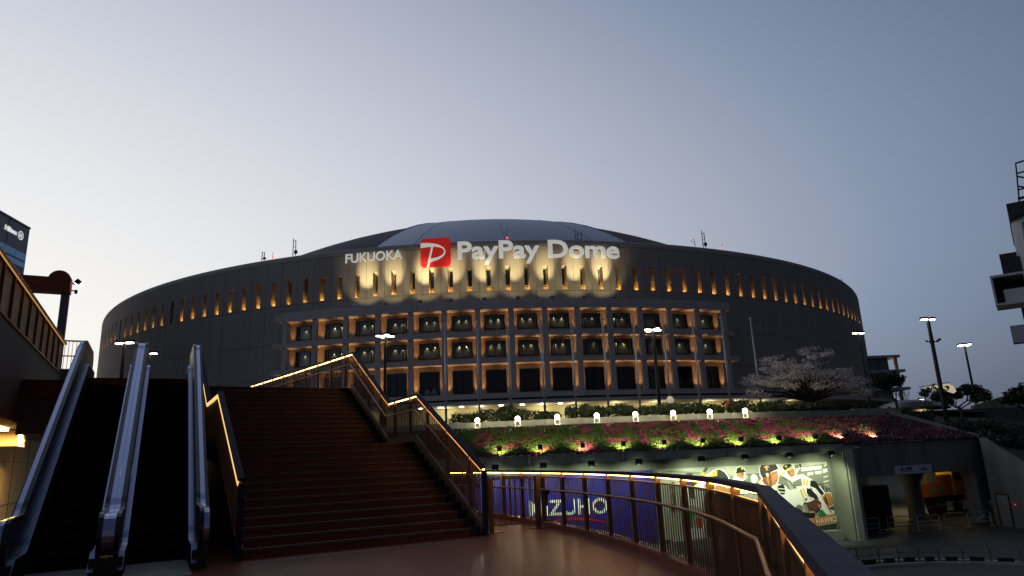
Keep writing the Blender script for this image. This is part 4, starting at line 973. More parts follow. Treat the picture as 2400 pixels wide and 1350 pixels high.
# ------------------------------------------------------------------ escalators
EA = R_(-27.4); EO = Vector((-5.78, 12.51, 0)); Ed = Vector((math.sin(EA), math.cos(EA), 0)); Er = Vector((math.cos(EA), -math.sin(EA), 0))
EROT = math.atan2(Er.y, Er.x)
TN = math.tan(R_(30)); EB, ET = .45, .45 + TZ / TN
M_belt = mat('rubber belt', (0.012, 0.012, 0.015), 0.38, 0, 0.1, 5)
M_panelE = mat('balustrade panel', (0.016, 0.018, 0.030), 0.4, 0.0, 0.1, 2, spec=.3)
M_deckm = mat('satin deck metal', (0.46, 0.50, 0.72), 0.30, 1.0, 0.05, 4, 0.03, 60)  # bluish base colour stands in for the zenith sky mirrored in the metal
M_tread = mat('black tread', (0.006, 0.006, 0.007), 0.8, 0.0, 0.1, 3, spec=.15)
def eprof(h, a0=-.75, a1=None):
    a1 = ET + 1.75 if a1 is None else a1; k = h * math.tan(R_(15)); out = [(a0, h)]
    c0 = EB - k; c1 = ET - k
    for f in (-.35, -.2, -.07, .07, .2, .35): out.append((c0 + f, h + max(0, f) * TN * (.62 + .38 * max(0, f) / .35) if f > 0 else h + .03 * max(0, (f + .2)) * 0))
    for f in (-.35, -.2, -.07, .07, .2, .35): out.append((c1 + f, h + TZ + (min(0, f) * TN * (.62 + .38 * abs(f) / .35) if f < 0 else 0)))
    return out + [(a1, h + TZ)]
def loop_path(h, rad):
    """handrail loop: round the lower newel, up the slope, round the upper newel"""
    p = eprof(h); a0, a1 = p[0][0], p[-1][0]; out = []
    for x in range(-90, 91, 18): out.append((a0 - rad * math.cos(R_(x)), h - rad + rad * math.sin(R_(x))))
    out += p[1:-1]
    for x in range(90, -91, -18): out.append((a1 + rad * math.cos(R_(x)), h + TZ - rad + rad * math.sin(R_(x))))
    return out
def yz(pts, b): return [(b, a, z) for a, z in pts]
def strip_sweep(mb, pts, b0, b1, th):
    """a flat strip of width b0..b1 following pts, th thick"""
    n = len(pts); vs = []; fs = []
    for i, (a, z) in enumerate(pts):
        pa = Vector(pts[max(0, i - 1)]); pb = Vector(pts[min(n - 1, i + 1)]); d = (pb - pa).normalized(); nn = Vector((-d.y, d.x)) * th
        vs += [(b0, a, z), (b1, a, z), (b1, a - nn.x, z - nn.y), (b0, a - nn.x, z - nn.y)]
    for i in range(n - 1):
        for j in range(4): fs.append((i * 4 + j, (i + 1) * 4 + j, (i + 1) * 4 + (j + 1) % 4, i * 4 + (j + 1) % 4))
    fs += [(0, 1, 2, 3), tuple((n - 1) * 4 + j for j in (3, 2, 1, 0))]
    return mb.add(vs, fs)
ME_es = MB().box(-.474, .474, 0, .40, -.231, 0).mesh('step', M_tread)
mbg = MB()
for i in range(20): mbg.box(-.41 + i * .042, -.41 + i * .042 + .02, .0, .40, .001, .010)
ME_gv = mbg.mesh('grooves', M_tread)
def escalator(b_in, label):
    """b_in = (left, right) inner faces between the skirts"""
    bl, br = b_in; t = thing('escalator', label, 'escalator', EO, EROT, 'pair of escalators beside the stairs'); mid = (bl + br) / 2
    for k in range(17):
        o = link('step', ME_es, t, (mid, EB + .05 + k * .42, k * .2378 + .0), 0); o.scale.y = 1.05
        if k < 4: link('grooves', ME_gv, o)
    mb = MB(); mb.box(bl, br, -1.6, EB + .04, -.004, .010); mb.build('floor_plate', mat('ribbed plate', (.24, .25, .28), .32, .9, .12, 3, .3, 120), t)
    mb = MB()
    for i in range(24): x = bl + (br - bl) * (i + .2) / 24; mb.box(x, x + (br - bl) / 48, -1.55, EB - .1, .0105, .014)
    mb.build('plate_ribs', mat('plate rib', (.30, .31, .34), .3, .9, .1, 3), t)
    pf = [(EB - .3, -.3), (EB + .1, -.3), (ET + .3, TZ - .55), (ET + .3, TZ - .28), (EB - .1, -.24)]
    mb = MB(lambda p: Vector((p.z, p.x, p.y))); mb.prism(pf, bl + .01, br - .01); mb.build('truss', M_tread, t)
    mb = MB(); mb.box(bl, br, ET, ET + 1.8, TZ - .02, TZ - .001); mb.build('upper_plate', M_tread, t)
    for sgn, b in ((-1, bl), (1, br)):
        # skirt, inner deck strip, panel, handrail and top deck of one side
        mb = MB(); top = eprof(.33); bot = eprof(-.5)
        n = len(top); mb.add(yz(top, b) + yz(bot, b) + yz(top, b + sgn * .01) + yz(bot, b + sgn * .01), [(i, i + 1, n + i + 1, n + i) for i in range(n - 1)] + [(2 * n + i, 2 * n + i + 1, 3 * n + i + 1, 3 * n + i) for i in range(n - 1)]); mb.build('skirt', M_tread, t)
        mb = MB(); strip_sweep(mb, [(-1.05, .12), (-.9, .22)] + eprof(.36, -.7), b + sgn * .002, b + sgn * .085, .03); mb.build('inner_deck', M_deckm, t)
        mb = MB(); top = eprof(.90); bot = eprof(.335); n = len(top)
        x0, x1 = b + sgn * .087, b + sgn * .105
        mb.add(yz(top, x0) + yz(bot, x0) + yz(top, x1) + yz(bot, x1), [(i, i + 1, n + i + 1, n + i) for i in range(n - 1)] + [(2 * n + i, 2 * n + i + 1, 3 * n + i + 1, 3 * n + i) for i in range(n - 1)])
        c0, c1 = (-.75, .62), (ET + 1.75, TZ + .62)
        for c, s_ in ((c0, -1), (c1, 1)):
            ring_ = [(c[0] + s_ * .27 * math.cos(R_(x)), c[1] + .27 * math.sin(R_(x))) for x in range(-90, 91, 15)]
            mb.add(yz(ring_, x0) + yz(ring_, x1), [tuple(range(13)), tuple(range(25, 12, -1))])
        mb.build('balustrade_panel', M_panelE, t)
        mb = MB(); strip_sweep(mb, loop_path(.96, .34), b + sgn * .085, b + sgn * .155, .05); mb.build('handrail', M_belt, t)
        mb = MB(); strip_sweep(mb, loop_path(.93, .31), b + sgn * .157, b + sgn * .238, .04); mb.build('outer_deck', M_deckm, t)
        mb = MB(); strip_sweep(mb, [(-.98, .0), (-.98, .30)], b + sgn * .01, b + sgn * .235, .10); mb.box(*(sorted((b + sgn * .02, b + sgn * .236))), -.9, ET + 1.6, -.2, .02); mb.build('newel_base', M_black, t)
    return t
escalator((-.95, 0.0), 'right hand escalator next to the stairs with satin metal decks')
escalator((-2.38, -1.43), 'left hand escalator below the tall dark wall with satin metal decks')
# cladding between the escalators and the stairs
cl = thing('side_cladding', 'dark metal cladding wall between the right escalator and the stair railing', 'wall', EO, EROT)
M_clad = mat('blue grey cladding', (0.09, 0.09, 0.11), 0.5, 0.3, 0.14, 1.2)
a = .2
while a < 8.2:
    a2 = min(a + 1.55, 8.2); mb = MB(); z0, z1 = max(0, (a - EB) * TN) + .70, max(0, (a2 - EB) * TN) + .70
    mb.add([(.245, a + .01, 0), (.245, a2 - .01, 0), (.245, a2 - .01, z1), (.245, a + .01, z0), (.33, a + .01, 0), (.33, a2 - .01, 0), (.33, a2 - .01, z1), (.33, a + .01, z0)], [(0, 1, 2, 3), (7, 6, 5, 4), (3, 2, 6, 7), (0, 3, 7, 4), (1, 5, 6, 2)]); mb.build('panel', M_clad, cl); a = a2
pf = [(-.9, 0), (-.9, .80)] + eprof(.84)[1:-1] + [(ET + 1.6, TZ + .84), (ET + 1.6, TZ - .6), (EB + .6, 0)]
mb = MB(lambda p: Vector((p.z, p.x, p.y))); mb.prism(pf, -2.66, -2.625); mb.build('outer_panel', M_clad, cl)

# upper deck
def E(a, b, z): return EO + Ed * a + Er * b + Vector((0, 0, z))
up_poly = [S(9.66, .05, 0), S(9.66, .05, 0) + upd * 1.3, Vector((-14, 60, 0)), Vector((-60, 60, 0)), Vector((-60, 30, 0)), E(8.0, -14, 0), E(8.0, -2.7, 0), E(ET + 1.7, -2.65, 0), E(ET + 1.7, .27, 0), E(9.0, .36, 0), S(9.66, -WD - .08, 0)]
mb = MB(); mb.prism([(p.x, p.y) for p in up_poly], TZ - .5, TZ - .006); tag(mb.build('upper_deck', M_deck), kind='structure')

# left hand wall: dark edge beam, lit cladding parapet, passage under it
lw = thing('parapet_wall', 'tall dark deck edge wall topped by amber lit cladding left of the escalators', 'wall', EO, EROT)
M_fasc = mat('dark edge beam', (0.07, 0.068, 0.066), 0.8, 0, 0.2, 0.8, 0.3, 10)
mb = MB(); mb.box(-4.5, -3.9, -2, 15.3, 2.92, 5.04); mb.build('edge_beam', M_fasc, lw)
M_amb = mat('amber cladding', (0.20, 0.12, 0.07), 0.55, 0.2, 0.25, 1.0, streak=True)
ME_ap = MB().box(-4.02, -3.94, .035, 1.215, 5.10, 6.13).mesh('cladding_panel', M_amb)
ME_am = MB().box(-4.04, -3.88, -.035, .035, 5.045, 6.14).mesh('mullion', M_brown)
for k in range(14): link('cladding_panel', ME_ap, lw, (0, -2.1 + k * 1.25, 0)); link('mullion', ME_am, lw, (0, -2.1 + k * 1.25, 0))
mb = MB(); mb.box(-4.10, -3.80, -2.1, 15.35, 6.142, 6.20); mb.box(-4.06, -3.86, -2.1, 15.35, 5.042, 5.09); mb.build('coping', M_brown, lw)
mb = MB(); mb.box(-3.865, -3.835, -2.1, 15.3, 6.122, 6.138); mb.build('strip_light', mat('dim amber strip', (1, .7, .4), .5, 0, 0, emit=(1, .50, .16), estr=.45), lw)
mb = MB(); mb.box(-5.3, -4.9, -2, 24, -.2, 2.9); 
for z in (.72, 2.06): pass
M_pass = mat('passage wall panel', (0.45, 0.36, 0.20), 0.5, 0.1, 0.12, 0.8)
mb.build('passage_wall', M_pass, lw)
mb = MB()
for z in (.70, 2.05): mb.box(-4.898, -4.885, -2, 24, z, z + .015)
for a_ in range(0, 24, 3): mb.box(-4.898, -4.885, a_, a_ + .015, 0, 2.9)
mb.build('panel_seam', M_black, lw)
mb = MB(); mb.box(-4.88, -4.3, 11.2, 12.6, 2.45, 2.90); mb.build('duct_box', M_pass, lw)
mb = MB(); mb.box(-4.62, -4.42, 9.2, 10.4, 2.84, 2.915); lf = mb.build('batten_lamp', mat('warm batten', (1, .9, .6), .5, 0, 0, emit=(1, .68, .22), estr=14), lw)
lamp('AREA', 'batten_glow', (-4.52, 9.8, 2.82), 500, (1, .66, .22), lw, (-4.62, 9.8, 0), sx=.25, sy=1.4)
lamp('AREA', 'batten_glow', (-4.62, 11.8, 2.82), 900, (1, .66, .22), lw, (-4.8, 11.8, 0), sx=.25, sy=1.4)
mb = MB(); mb.box(-14, -4.5, -2, 15.3, 4.6, 5.0); mb.build('deck_slab', M_fasc, lw)
mb = MB(); mb.box(-3.9, -2.64, 8.02, 8.3, 2.62, TZ - .01); mb.build('end_wall', M_clad, lw)
# orange gantry at the top landing
og = thing('gantry', 'rust orange beam with rounded end on a grey column at the left', 'gantry', E(16, -4.08, TZ), EROT)
M_orng = mat('rust orange paint', (0.30, 0.060, 0.014), 0.5, 0.1, 0.12, 2)
q = [(-9.0, 4.14), (.12, 4.14), (.12, 4.70)] + [(-.25 + .37 * math.cos(R_(x)), 4.60 + .37 * math.sin(R_(x))) for x in range(20, 165, 12)] + [(-.62, 4.70), (-9.0, 4.74)]
mb = MB(lambda p: Vector((p.x, p.z, p.y))); mb.prism(q, -.25, .25); mb.build('beam', M_orng, og)
mb = MB(); mb.box(-.16, .10, -.14, .14, 0, 4.137); mb.build('column', mat('grey column', (.16, .165, .17), .6, .2, .1, 2), og)
fg = thing('gantry_floodlight', 'white floodlight and camera on the end of the orange beam', 'floodlight', E(16, -3.94, TZ + 4.45), EROT)
mb = MB(); mb.tube([(0, 0, .1), (.12, 0, .08)], .03, 6); mb.tube([(0, 0, -.18), (.12, 0, -.18)], .025, 6); mb.build('bracket', M_black, fg)
T = lambda p: Matrix.Rotation(R_(-35), 3, 'Y') @ p + Vector((.2, 0, .16))
mb = MB(lambda p: Matrix.Rotation(R_(40), 3, 'Y') @ p + Vector((.19, 0, .16))); mb.box(-.10, .11, -.10, .10, -.09, .09); mb.build('head', M_black, fg)
mb = MB(lambda p: Matrix.Rotation(R_(40), 3, 'Y') @ p + Vector((.19, 0, .16))); mb.lathe([(.001, -.10), (.08, -.10)], 10) ; mb.box(.111, .14, -.09, .09, -.08, .08); mb.build('lens', mat('cold lens', (1, 1, 1), .4, 0, 0, emit=(1, 1, .92), estr=8), fg)
mb = MB(); mb.lathe([(.001, -.30), (.05, -.28), (.055, -.16), (.001, -.12)], 8, (.15, 0)); mb.build('camera', M_black, fg)
lr = thing('landing_railing', 'short thin barred railing against the sky on the left upper landing', 'railing', E(16, -3.95, TZ), EROT)
mb = MB(); mb.box(-.2, .62, -.03, .03, 1.25 + 1.08, 1.25 + 1.13); mb.box(-.2, .62, -.02, .02, 1.25 + .02, 1.25 + .06); mb.box(.58, .63, -.03, .03, 0, 1.25 + 1.12); mb.box(-.2, .62, -.02, .02, 1.25 + .52, 1.25 + .56); mb.build('frame', M_black, lr)
ME_lb = MB().box(-.008, .008, -.008, .008, 1.27, 2.35).mesh('bar', M_black)
for k in range(6): link('bar', ME_lb, lr, (-.1 + k * .12, 0, 0))
mb = MB(); mb.box(-.3, .70, -.3, .3, 0, 1.24); mb.build('upstand', M_clad, lr)

# ------------------------------------------------------------------ car park mouth under the terrace
pt = thing('car_park_entrance', 'dark concrete car park mouth with a heavy lintel right of the hoardings', 'entrance', (0, 0, 0))
u = 20.35
for k, L in enumerate((4.0, 3.6, 3.2, 3.1)):
    mb = MB(Gm()); gsolid(mb, u + .01, u + L - .01, .30, 1.2, -.70, 1.585, 3); mb.build('lintel', M_gd, pt); u += L
mb = MB(Gm()); gsolid(mb, 20.31, 34.1, .22, 1.25, 1.59, 1.66, 12); mb.build('coping', M_gc, pt)
mb = MB(Gm()); gsolid(mb, 33.3, 34.2, .35, 1.3, ST, -.705, 1); mb.build('side_wall', M_gd, pt)
mb = MB(Gm()); gsolid(mb, 20.3, 62, 20, 20.6, ST, 3.4, 20); mb.build('back_wall', mat('car park wall', (.22, .20, .13), .85, 0, .2, .6), pt)
mb = MB(Gm()); gsolid(mb, 20.3, 62, 1.25, 20, -.35, -.1, 20); mb.build('soffit', M_gd, pt)
mb = MB(Gm()); gsolid(mb, 20.0, 20.3, .82, 20, ST, 1.0, 1); mb.build('inner_wall', M_gd, pt)
for u, v in ((32.6, 5.0), (47.5, 6.5), (29.5, 12.0)):
    mb = MB(); c = G(u, v, 0); mb.lathe([(.62, ST), (.62, -1.7), (1.1, -.9), (1.15, -.36)], 20, (c.x, c.y)); mb.build('pillar', M_gd, pt, smooth=True)
mb = MB(); mb.lathe([(.001, -.5), (.1, -.5), (.12, -.36)], 8, tuple(G(44, 12, 0))[:2]); mb.build('ceiling_lamp', M_black, pt)
for u, v, e in ((41, 10, 420), (36, 3.6, 40), (27, 9, 90)):
    lamp('POINT', 'car_park_glow', G(u, v, -1.0), e, (1, .80, .42), pt, radius=.3)
bs = thing('height_sign', 'pale height limit board on the car park lintel', 'sign', G(26.5, .30, -.66), gang(26.5))
M_sgn = mat('pale sign board', (0.50, 0.52, 0.58), 0.5, 0, 0.06, 2); M_navy = mat('navy lettering', (0.02, 0.02, 0.07), 0.5, 0, 0)
mb = MB(); mb.box(-1.78, 1.78, -.06, -.01, 0, .56); mb.build('board', M_sgn, bs)
for body, x, z, s in (('3.8m', .55, .15, .42), ('高さ制限', -1.25, .24, .28)):
    me = text_mesh(body, s, M_navy, .003, .006); me.transform(Matrix.Rotation(R_(90), 4, 'X')); link('lettering', me, bs, (x, -.066, z))
mb = MB(); mb.box(-1.2, -.1, -.064, -.062, .13, .16); mb.build('small_print', M_navy, bs)
tk = thing('utility_truck', 'yellow cabbed utility truck with orange body parked in the car park', 'truck', (0, 0, 0))
M_yel = mat('yellow truck paint', (0.55, 0.34, 0.015), 0.4, 0, 0.06, 2); M_org = mat('orange truck paint', (0.50, 0.11, 0.015), 0.45, 0, 0.08, 2)
mb = MB(Gm()); gsolid(mb, 41.9, 44.3, 6.4, 8.2, -3.15, -1.95, 2); gsolid(mb, 41.9, 42.2, 6.4, 8.2, -1.95, -1.3, 1); gsolid(mb, 43.9, 44.3, 6.4, 8.2, -1.95, -1.3, 1); gsolid(mb, 41.9, 44.3, 6.4, 8.2, -1.3, -1.12, 1); mb.build('cab', M_yel, tk)
mb = MB(Gm()); gsolid(mb, 42.2, 43.9, 6.45, 6.5, -1.95, -1.3, 1); mb.build('cab_window', mat('truck glass', (.03, .03, .05), .15, 0, 0), tk)
mb = MB(Gm()); gsolid(mb, 37.3, 41.8, 6.5, 8.2, -3.1, -2.05, 2); gsolid(mb, 40.2, 41.8, 6.5, 8.2, -2.05, -1.4, 1); mb.build('body', M_org, tk)
for a_, b_ in ((37.6, 38.5), (38.9, 40.0)):
    mb = MB(Gm()); gsolid(mb, a_, b_, 6.44, 6.497, -2.95, -2.25, 1); mb.build('locker_door', mat('grey locker', (.25, .24, .18), .5, .2, .1, 2), tk)
mb = MB(Gm()); gsolid(mb, 38.2, 40.0, 6.9, 8.0, -2.05, -1.15, 1); mb.build('tank', mat('pale tank', (.42, .42, .33), .5, 0, .1, 1), tk)
mb = MB(Gm()); gsolid(mb, 37.2, 44.3, 6.6, 8.1, -3.6, -3.16, 2); mb.build('chassis', M_black, tk)
for uu in (38.3, 40.1, 43.3):
    c = G(uu, 6.9, ST + .5); mb = MB(); n_ = (G(uu, 7.3, 0) - G(uu, 6.3, 0)).normalized(); mb.tube([c - n_ * .18, c + n_ * .18], .5, 16); w = mb.build('wheel', M_belt, tk)
    mb = MB(); mb.tube([c - n_ * .20, c - n_ * .181], .24, 12); mb.build('rim', M_steel, w)
ct = thing('storage_container', 'black storage container just inside the car park mouth', 'container', (0, 0, 0))
mb = MB(Gm()); gsolid(mb, 22.3, 25.8, 2.0, 4.4, ST + .12, -1.45, 2); mb.build('shell', M_black, ct)
for k in range(14):
    mb = MB(Gm()); gsolid(mb, 22.4 + k * .24, 22.5 + k * .24, 1.96, 1.998, ST + .2, -1.55, 1); mb.build('rib', M_black, ct)
def motorbike(u, v, label):
    t = thing('motorcycle', label, 'motorcycle', G(u, v, ST), gang(u) + R_(10), 'motorcycles parked in the car park')
    for x in (-.62, .62):
        mb = MB()
        for k in range(16):
            a, b = R_(k * 22.5), R_((k + 1) * 22.5); mb.bar((x + .28 * math.cos(a), 0, .3 + .28 * math.sin(a)), (x + .28 * math.cos(b), 0, .3 + .28 * math.sin(b)), .09, .07, (0, 1, 0))
        mb.build('wheel', M_belt, t)
    mb = MB(); mb.box(-.35, .3, -.14, .14, .3, .62); mb.bar((.35, 0, .55), (.62, 0, .3), .06, .06, (0, 1, 0)); mb.bar((-.3, 0, .5), (-.62, 0, .3), .06, .06, (0, 1, 0)); mb.build('engine', M_black, t)
    mb = MB(); mb.add([(-.75, -.13, .72), (.1, -.13, .72), (.1, .13, .72), (-.75, .13, .72), (-.8, -.12, .86), (.02, -.12, .80), (.02, .12, .80), (-.8, .12, .86)], BOXF); mb.build('seat', M_belt, t)
    mb = MB(); mb.tube([(.02, 0, .78), (.2, 0, .9), (.38, 0, .8)], [.1, .17, .08], 8); mb.build('fuel_tank', M_cap, t)
    mb = MB(); mb.tube([(.42, -.34, 1.02), (.40, 0, .95), (.42, .34, 1.02)], .025, 6); mb.tube([(.40, 0, .95), (.62, 0, .3)], .035, 6); mb.build('handlebar', M_steel, t)
motorbike(28.2, 4.6, 'dark motorcycle left of the thick pillar in the car park'); motorbike(35.4, 4.8, 'dark motorcycle just right of the thick pillar'); motorbike(38.6, 5.0, 'dark motorcycle in front of the orange truck body'); motorbike(41.5, 5.0, 'dark motorcycle in front of the yellow cab')

# barriers across the mouth
M_strw = mat('barrier white', (.40, .40, .37), .5, 0, .1, 4); M_strb = mat('barrier dark', (.05, .05, .05), .6, 0, .1, 4)
def barrier(p, q, label, striped):
    p, q = Vector((*p, ST)), Vector((*q, ST)); L = (q - p).length; d = q - p
    t = thing('barrier', label, 'barrier', p, math.atan2(d.y, d.x), 'tube barriers across the car park mouth')
    h = 1.0; r = .16; path = [(0, .05), (0, h - r), (.05, h - .05), (r, h), (L - r, h), (L - .05, h - .05), (L, h - r), (L, .05)]
    mb = MB(); mb.tube([(x, 0, z) for x, z in path], .035, 7); mb.build('frame', M_strw if striped else mat('orange tube', (.42, .22, .06), .5, 0, .1, 3), t)
    for z in (.35, .62):
        mb = MB(); mb.tube([(0, 0, z), (L, 0, z)], .025, 6); mb.build('cross_tube', M_strw if striped else MATS['orange tube'], t)
    for x in (0, L):
        mb = MB(); mb.bar((x, -.32, .03), (x, .32, .03), .05, .05); mb.build('foot', M_strw, t)
    if striped:
        n = 6
        for k in range(n):
            x = L * (k + .75) / (n + .5); mb = MB(); mb.tube([(x, 0, h), (x + L / n * .38, 0, h)], .038, 7); mb.build('dark_band', M_strb, t)
    if striped == 2:
        mb = MB(); mb.bar((L * .35, -.04, .45), (L * .75, -.04, .8), .02, .12, (0, 1, 0)); mb.build('plate', M_strw, t)
barrier((22.7, 49.5), (24.7, 49.95), 'leftmost striped barrier behind the parking sign', 1)
barrier((25.3, 50.0), (27.0, 50.15), 'orange tube barrier second from the left', 0)
barrier((27.4, 50.06), (29.1, 50.38), 'striped barrier in the middle of the car park mouth', 1)
barrier((29.85, 51.0), (31.45, 51.1), 'orange tube barrier second from the right', 0)
barrier((31.6, 51.15), (33.3, 51.28), 'rightmost striped barrier with a slanted plate', 2)
ps = thing('parking_sign', 'white parking sign with a red arrow on two concrete blocks', 'sign', (22.1, 47.95, ST), R_(14))
mb = MB(); mb.box(-.44, .44, -.02, .02, .12, .90); mb.build('board', mat('sign white', (.66, .66, .62), .5, 0, .06, 3), ps)
me = text_mesh('P IN', .36, M_black, .004, .012); me.transform(Matrix.Rotation(R_(90), 4, 'X')); link('lettering', me, ps, (-.40, -.026, .55))
mb = MB(lambda p: Vector((p.x, -.026 - p.z, p.y))); mb.prism([(-.28, .32), (-.12, .42), (-.12, .35), (.28, .35), (.28, .29), (-.12, .29), (-.12, .22)], 0, .004); mb.build('arrow', mat('sign red', (.35, .02, .02), .5, 0, 0), ps)
for x in (-.55, .55):
    mb = MB(); mb.add([(x - .2, -.2, 0), (x + .2, -.2, 0), (x + .2, .2, 0), (x - .2, .2, 0), (x - .15, -.15, .36), (x + .15, -.15, .36), (x + .15, .15, .36), (x - .15, .15, .36)], BOXF); mb.build('block', M_gc, ps)

# street guard rails, their footings, kerb and pavement
M_gr = mat('guard rail paint', (.10, .115, .12), .55, .2, .1, 3)
GP = [(14.75, 36.6), (16.0, 37.2), (17.25, 37.65), (18.5, 37.95), (19.55, 38.05), (20.6, 38.0), (21.55, 37.85), (22.6, 37.55), (23.65, 37.0), (24.7, 36.3), (25.8, 35.5)]
for i in range(10):
    p, q = Vector((*GP[i], ST)), Vector((*GP[i + 1], ST)); d = q - p; L = d.length - .06
    t = thing('guard_rail', '%s hooped grey guard rail from the left along the street' % ordn[i], 'guard rail', p, math.atan2(d.y, d.x), 'hooped guard rails along the street')
    r = .18; mb = MB(); mb.tube([(0, 0, 0), (0, 0, .8 - r), (.05, 0, .75), (r, 0, .80), (L - r, 0, .8), (L - .05, 0, .75), (L, 0, .8 - r), (L, 0, 0)], .03, 7); mb.build('hoop', M_gr, t)
    mb = MB(); mb.tube([(0, 0, .42), (L, 0, .42)], .022, 6); mb.build('cross_bar', M_gr, t)
    mb = MB(); mb.box(.25, L - .25, -.12, .12, 0, .22); mb.build('footing', M_black, t)
kp = [Vector((x, y - 1.25, ST)) for x, y in GP] + [Vector((34, 27, ST))]; kp = [Vector((8, 30.5, ST))] + kp
mb = MB(); mb.sweep([p + Vector((0, 0, .06)) for p in kp], rect(.18, .14)); tag(mb.build('kerb', M_gc), kind='structure')
mb = MB(); mb.sweep([p + Vector((-.25, 1.9, .002)) for p in kp[1:-1]], rect(.12, .004)); tag(mb.build('road_marking', M_white), kind='structure')

# wing wall and door on the right
ww_ = thing('wing_wall', 'sloping concrete wing wall with a grey door right of the car park', 'wall', (0, 0, 0))
wa, wb = Vector((33.7, 51.45, 0)), Vector((34.9, 41.0, 0)); wd = (wb - wa).normalized(); wL = (wb - wa).length; wn_ = Vector((wd.y, -wd.x, 0))
if wn_.x > 0: wn_ = -wn_
TW = lambda p: wa + wd * p.x - wn_ * p.y + Vector((0, 0, p.z))
mb = MB(TW); mb.add([(0, 0, ST), (wL, 0, ST), (wL, 0, -4.4), (0, 0, 1.6), (0, .5, ST), (wL, .5, ST), (wL, .5, -4.4), (0, .5, 1.6)], BOXF); mb.build('wall', M_gd, ww_)
mb = MB(TW); mb.box(.55, 1.55, -.03, .02, ST, ST + 2.15); dr = mb.build('door', mat('grey door', (.22, .23, .24), .5, .2, .1, 2), ww_)
mb = MB(TW); mb.box(.45, .55, -.05, .02, ST, ST + 2.25); mb.box(1.55, 1.65, -.05, .02, ST, ST + 2.25); mb.box(.55, 1.55, -.05, .02, ST + 2.15, ST + 2.25); mb.build('door_frame', M_black, ww_)
mb = MB(TW); mb.tube([(1.42, -.08, ST + 1.0), (1.42, -.02, ST + 1.0)], .03, 6); mb.build('handle', M_steel, dr)
mb = MB(TW); mb.lathe([(.001, ST + 1.5), (.08, ST + 1.52), (.001, ST + 1.62)], 8, (2.1, -.06)); mb.build('red_lamp', mat('alarm red', (.6, .02, .02), .4, 0, 0, emit=(1, .05, .05), estr=.6), ww_)

# planted bank on the right and the walls behind it
M_bank = mat('bank soil', (0.03, 0.034, 0.02), 0.95, 0, 0.35, 1.5, 0.5, 14)
def terr(pts, fs, name): mb = MB(); mb.add(pts, fs); return tag(mb.build(name, M_bank, fix=False), kind='structure')
b0 = [G(30.2, 4.4, 3.8), G(32.2, 2.3, 2.9), G(34.2, .5, 1.62), Vector((34.3, 49.5, .45)), Vector((34.8, 46, -1.6)), Vector((35.4, 41, -4.5))]
b1 = [Vector((31.5, 62, 3.95)), Vector((36, 60, 3.6)), Vector((38.5, 58, 2.6)), Vector((41, 56, 1.6)), Vector((44, 52, .0)), Vector((50, 46, -2.5))]
b2 = [Vector((33, 68, 3.95)), Vector((40, 66.5, 3.95)), Vector((46, 66, 3.2)), Vector((52, 65.5, 2.4)), Vector((60, 65, 1.0)), Vector((70, 62, -1))]
n_ = 6; terr(b0 + b1 + b2, [(i, i + 1, n_ + i + 1, n_ + i) for i in range(5)] + [(n_ + i, n_ + i + 1, 2 * n_ + i + 1, 2 * n_ + i) for i in range(5)], 'bank')
dw = thing('dark_wall', 'long dark wall behind the planted bank on the right', 'wall', (0, 0, 0))
x = 38.2; k = 0
while x < 74:
    mb = MB(); mb.box(x + .01, x + 2.99, 66, 66.4, -4, 4.30 + .004 * (k % 2)); mb.build('panel', mat('dark wall concrete', (.085, .075, .068), .85, 0, .25, .6, .2, 10), dw); x += 3; k += 1
lt = thing('tube_light', 'thin white tube light slanting along the dark wall', 'light', (40.85, 65.8, 2.75), 0)
mb = MB(); mb.tube([(0, 0, 0), (2.0, 0, -.75)], .05, 8); mb.build('tube', mat('cold tube', (1, 1, 1), .4, 0, 0, emit=(1, .98, .9), estr=4), lt)
mb = MB(); mb.bar((-.1, .12, .04), (2.1, .12, -.78), .12, .1); mb.build('housing', M_black, lt)
mw = thing('mossy_wall', 'mossy sloping wall with a grey end beyond the dark wall', 'wall', (0, 0, 0))
mb = MB(); mb.add([(49.2, 75, 3), (52.5, 75, 3), (52.5, 75, 5.82), (49.2, 75, 5.0), (49.2, 75.5, 3), (52.5, 75.5, 3), (52.5, 75.5, 5.82), (49.2, 75.5, 5.0)], BOXF); mb.build('mossy_face', mat('moss', (.16, .15, .09), .9, 0, .5, 2.5, .4, 12), mw)
mb = MB(); mb.box(52.55, 58, 75, 76, 3, 5.85); mb.build('grey_end', mat('grey render', (.26, .27, .28), .8, 0, .1, 1), mw)
kg = thing('canopy_roof', 'low dark rounded kiosk roof behind the bushes', 'roof', (36.2, 64, 3.95))
mb = MB(); mb.lathe([(3.2, .35), (3.1, .55), (2.2, 1.0), (1.0, 1.25), (.001, 1.3)], 24); mb.build('shell', M_black, kg)
mb = MB(); mb.lathe([(1.8, 0), (1.8, .34)], 20); mb.build('lit_wall', M_cream, kg)
lamp('POINT', 'kiosk_glow', (0, -2.2, .2), 10, (1, .8, .4), kg, radius=.1)

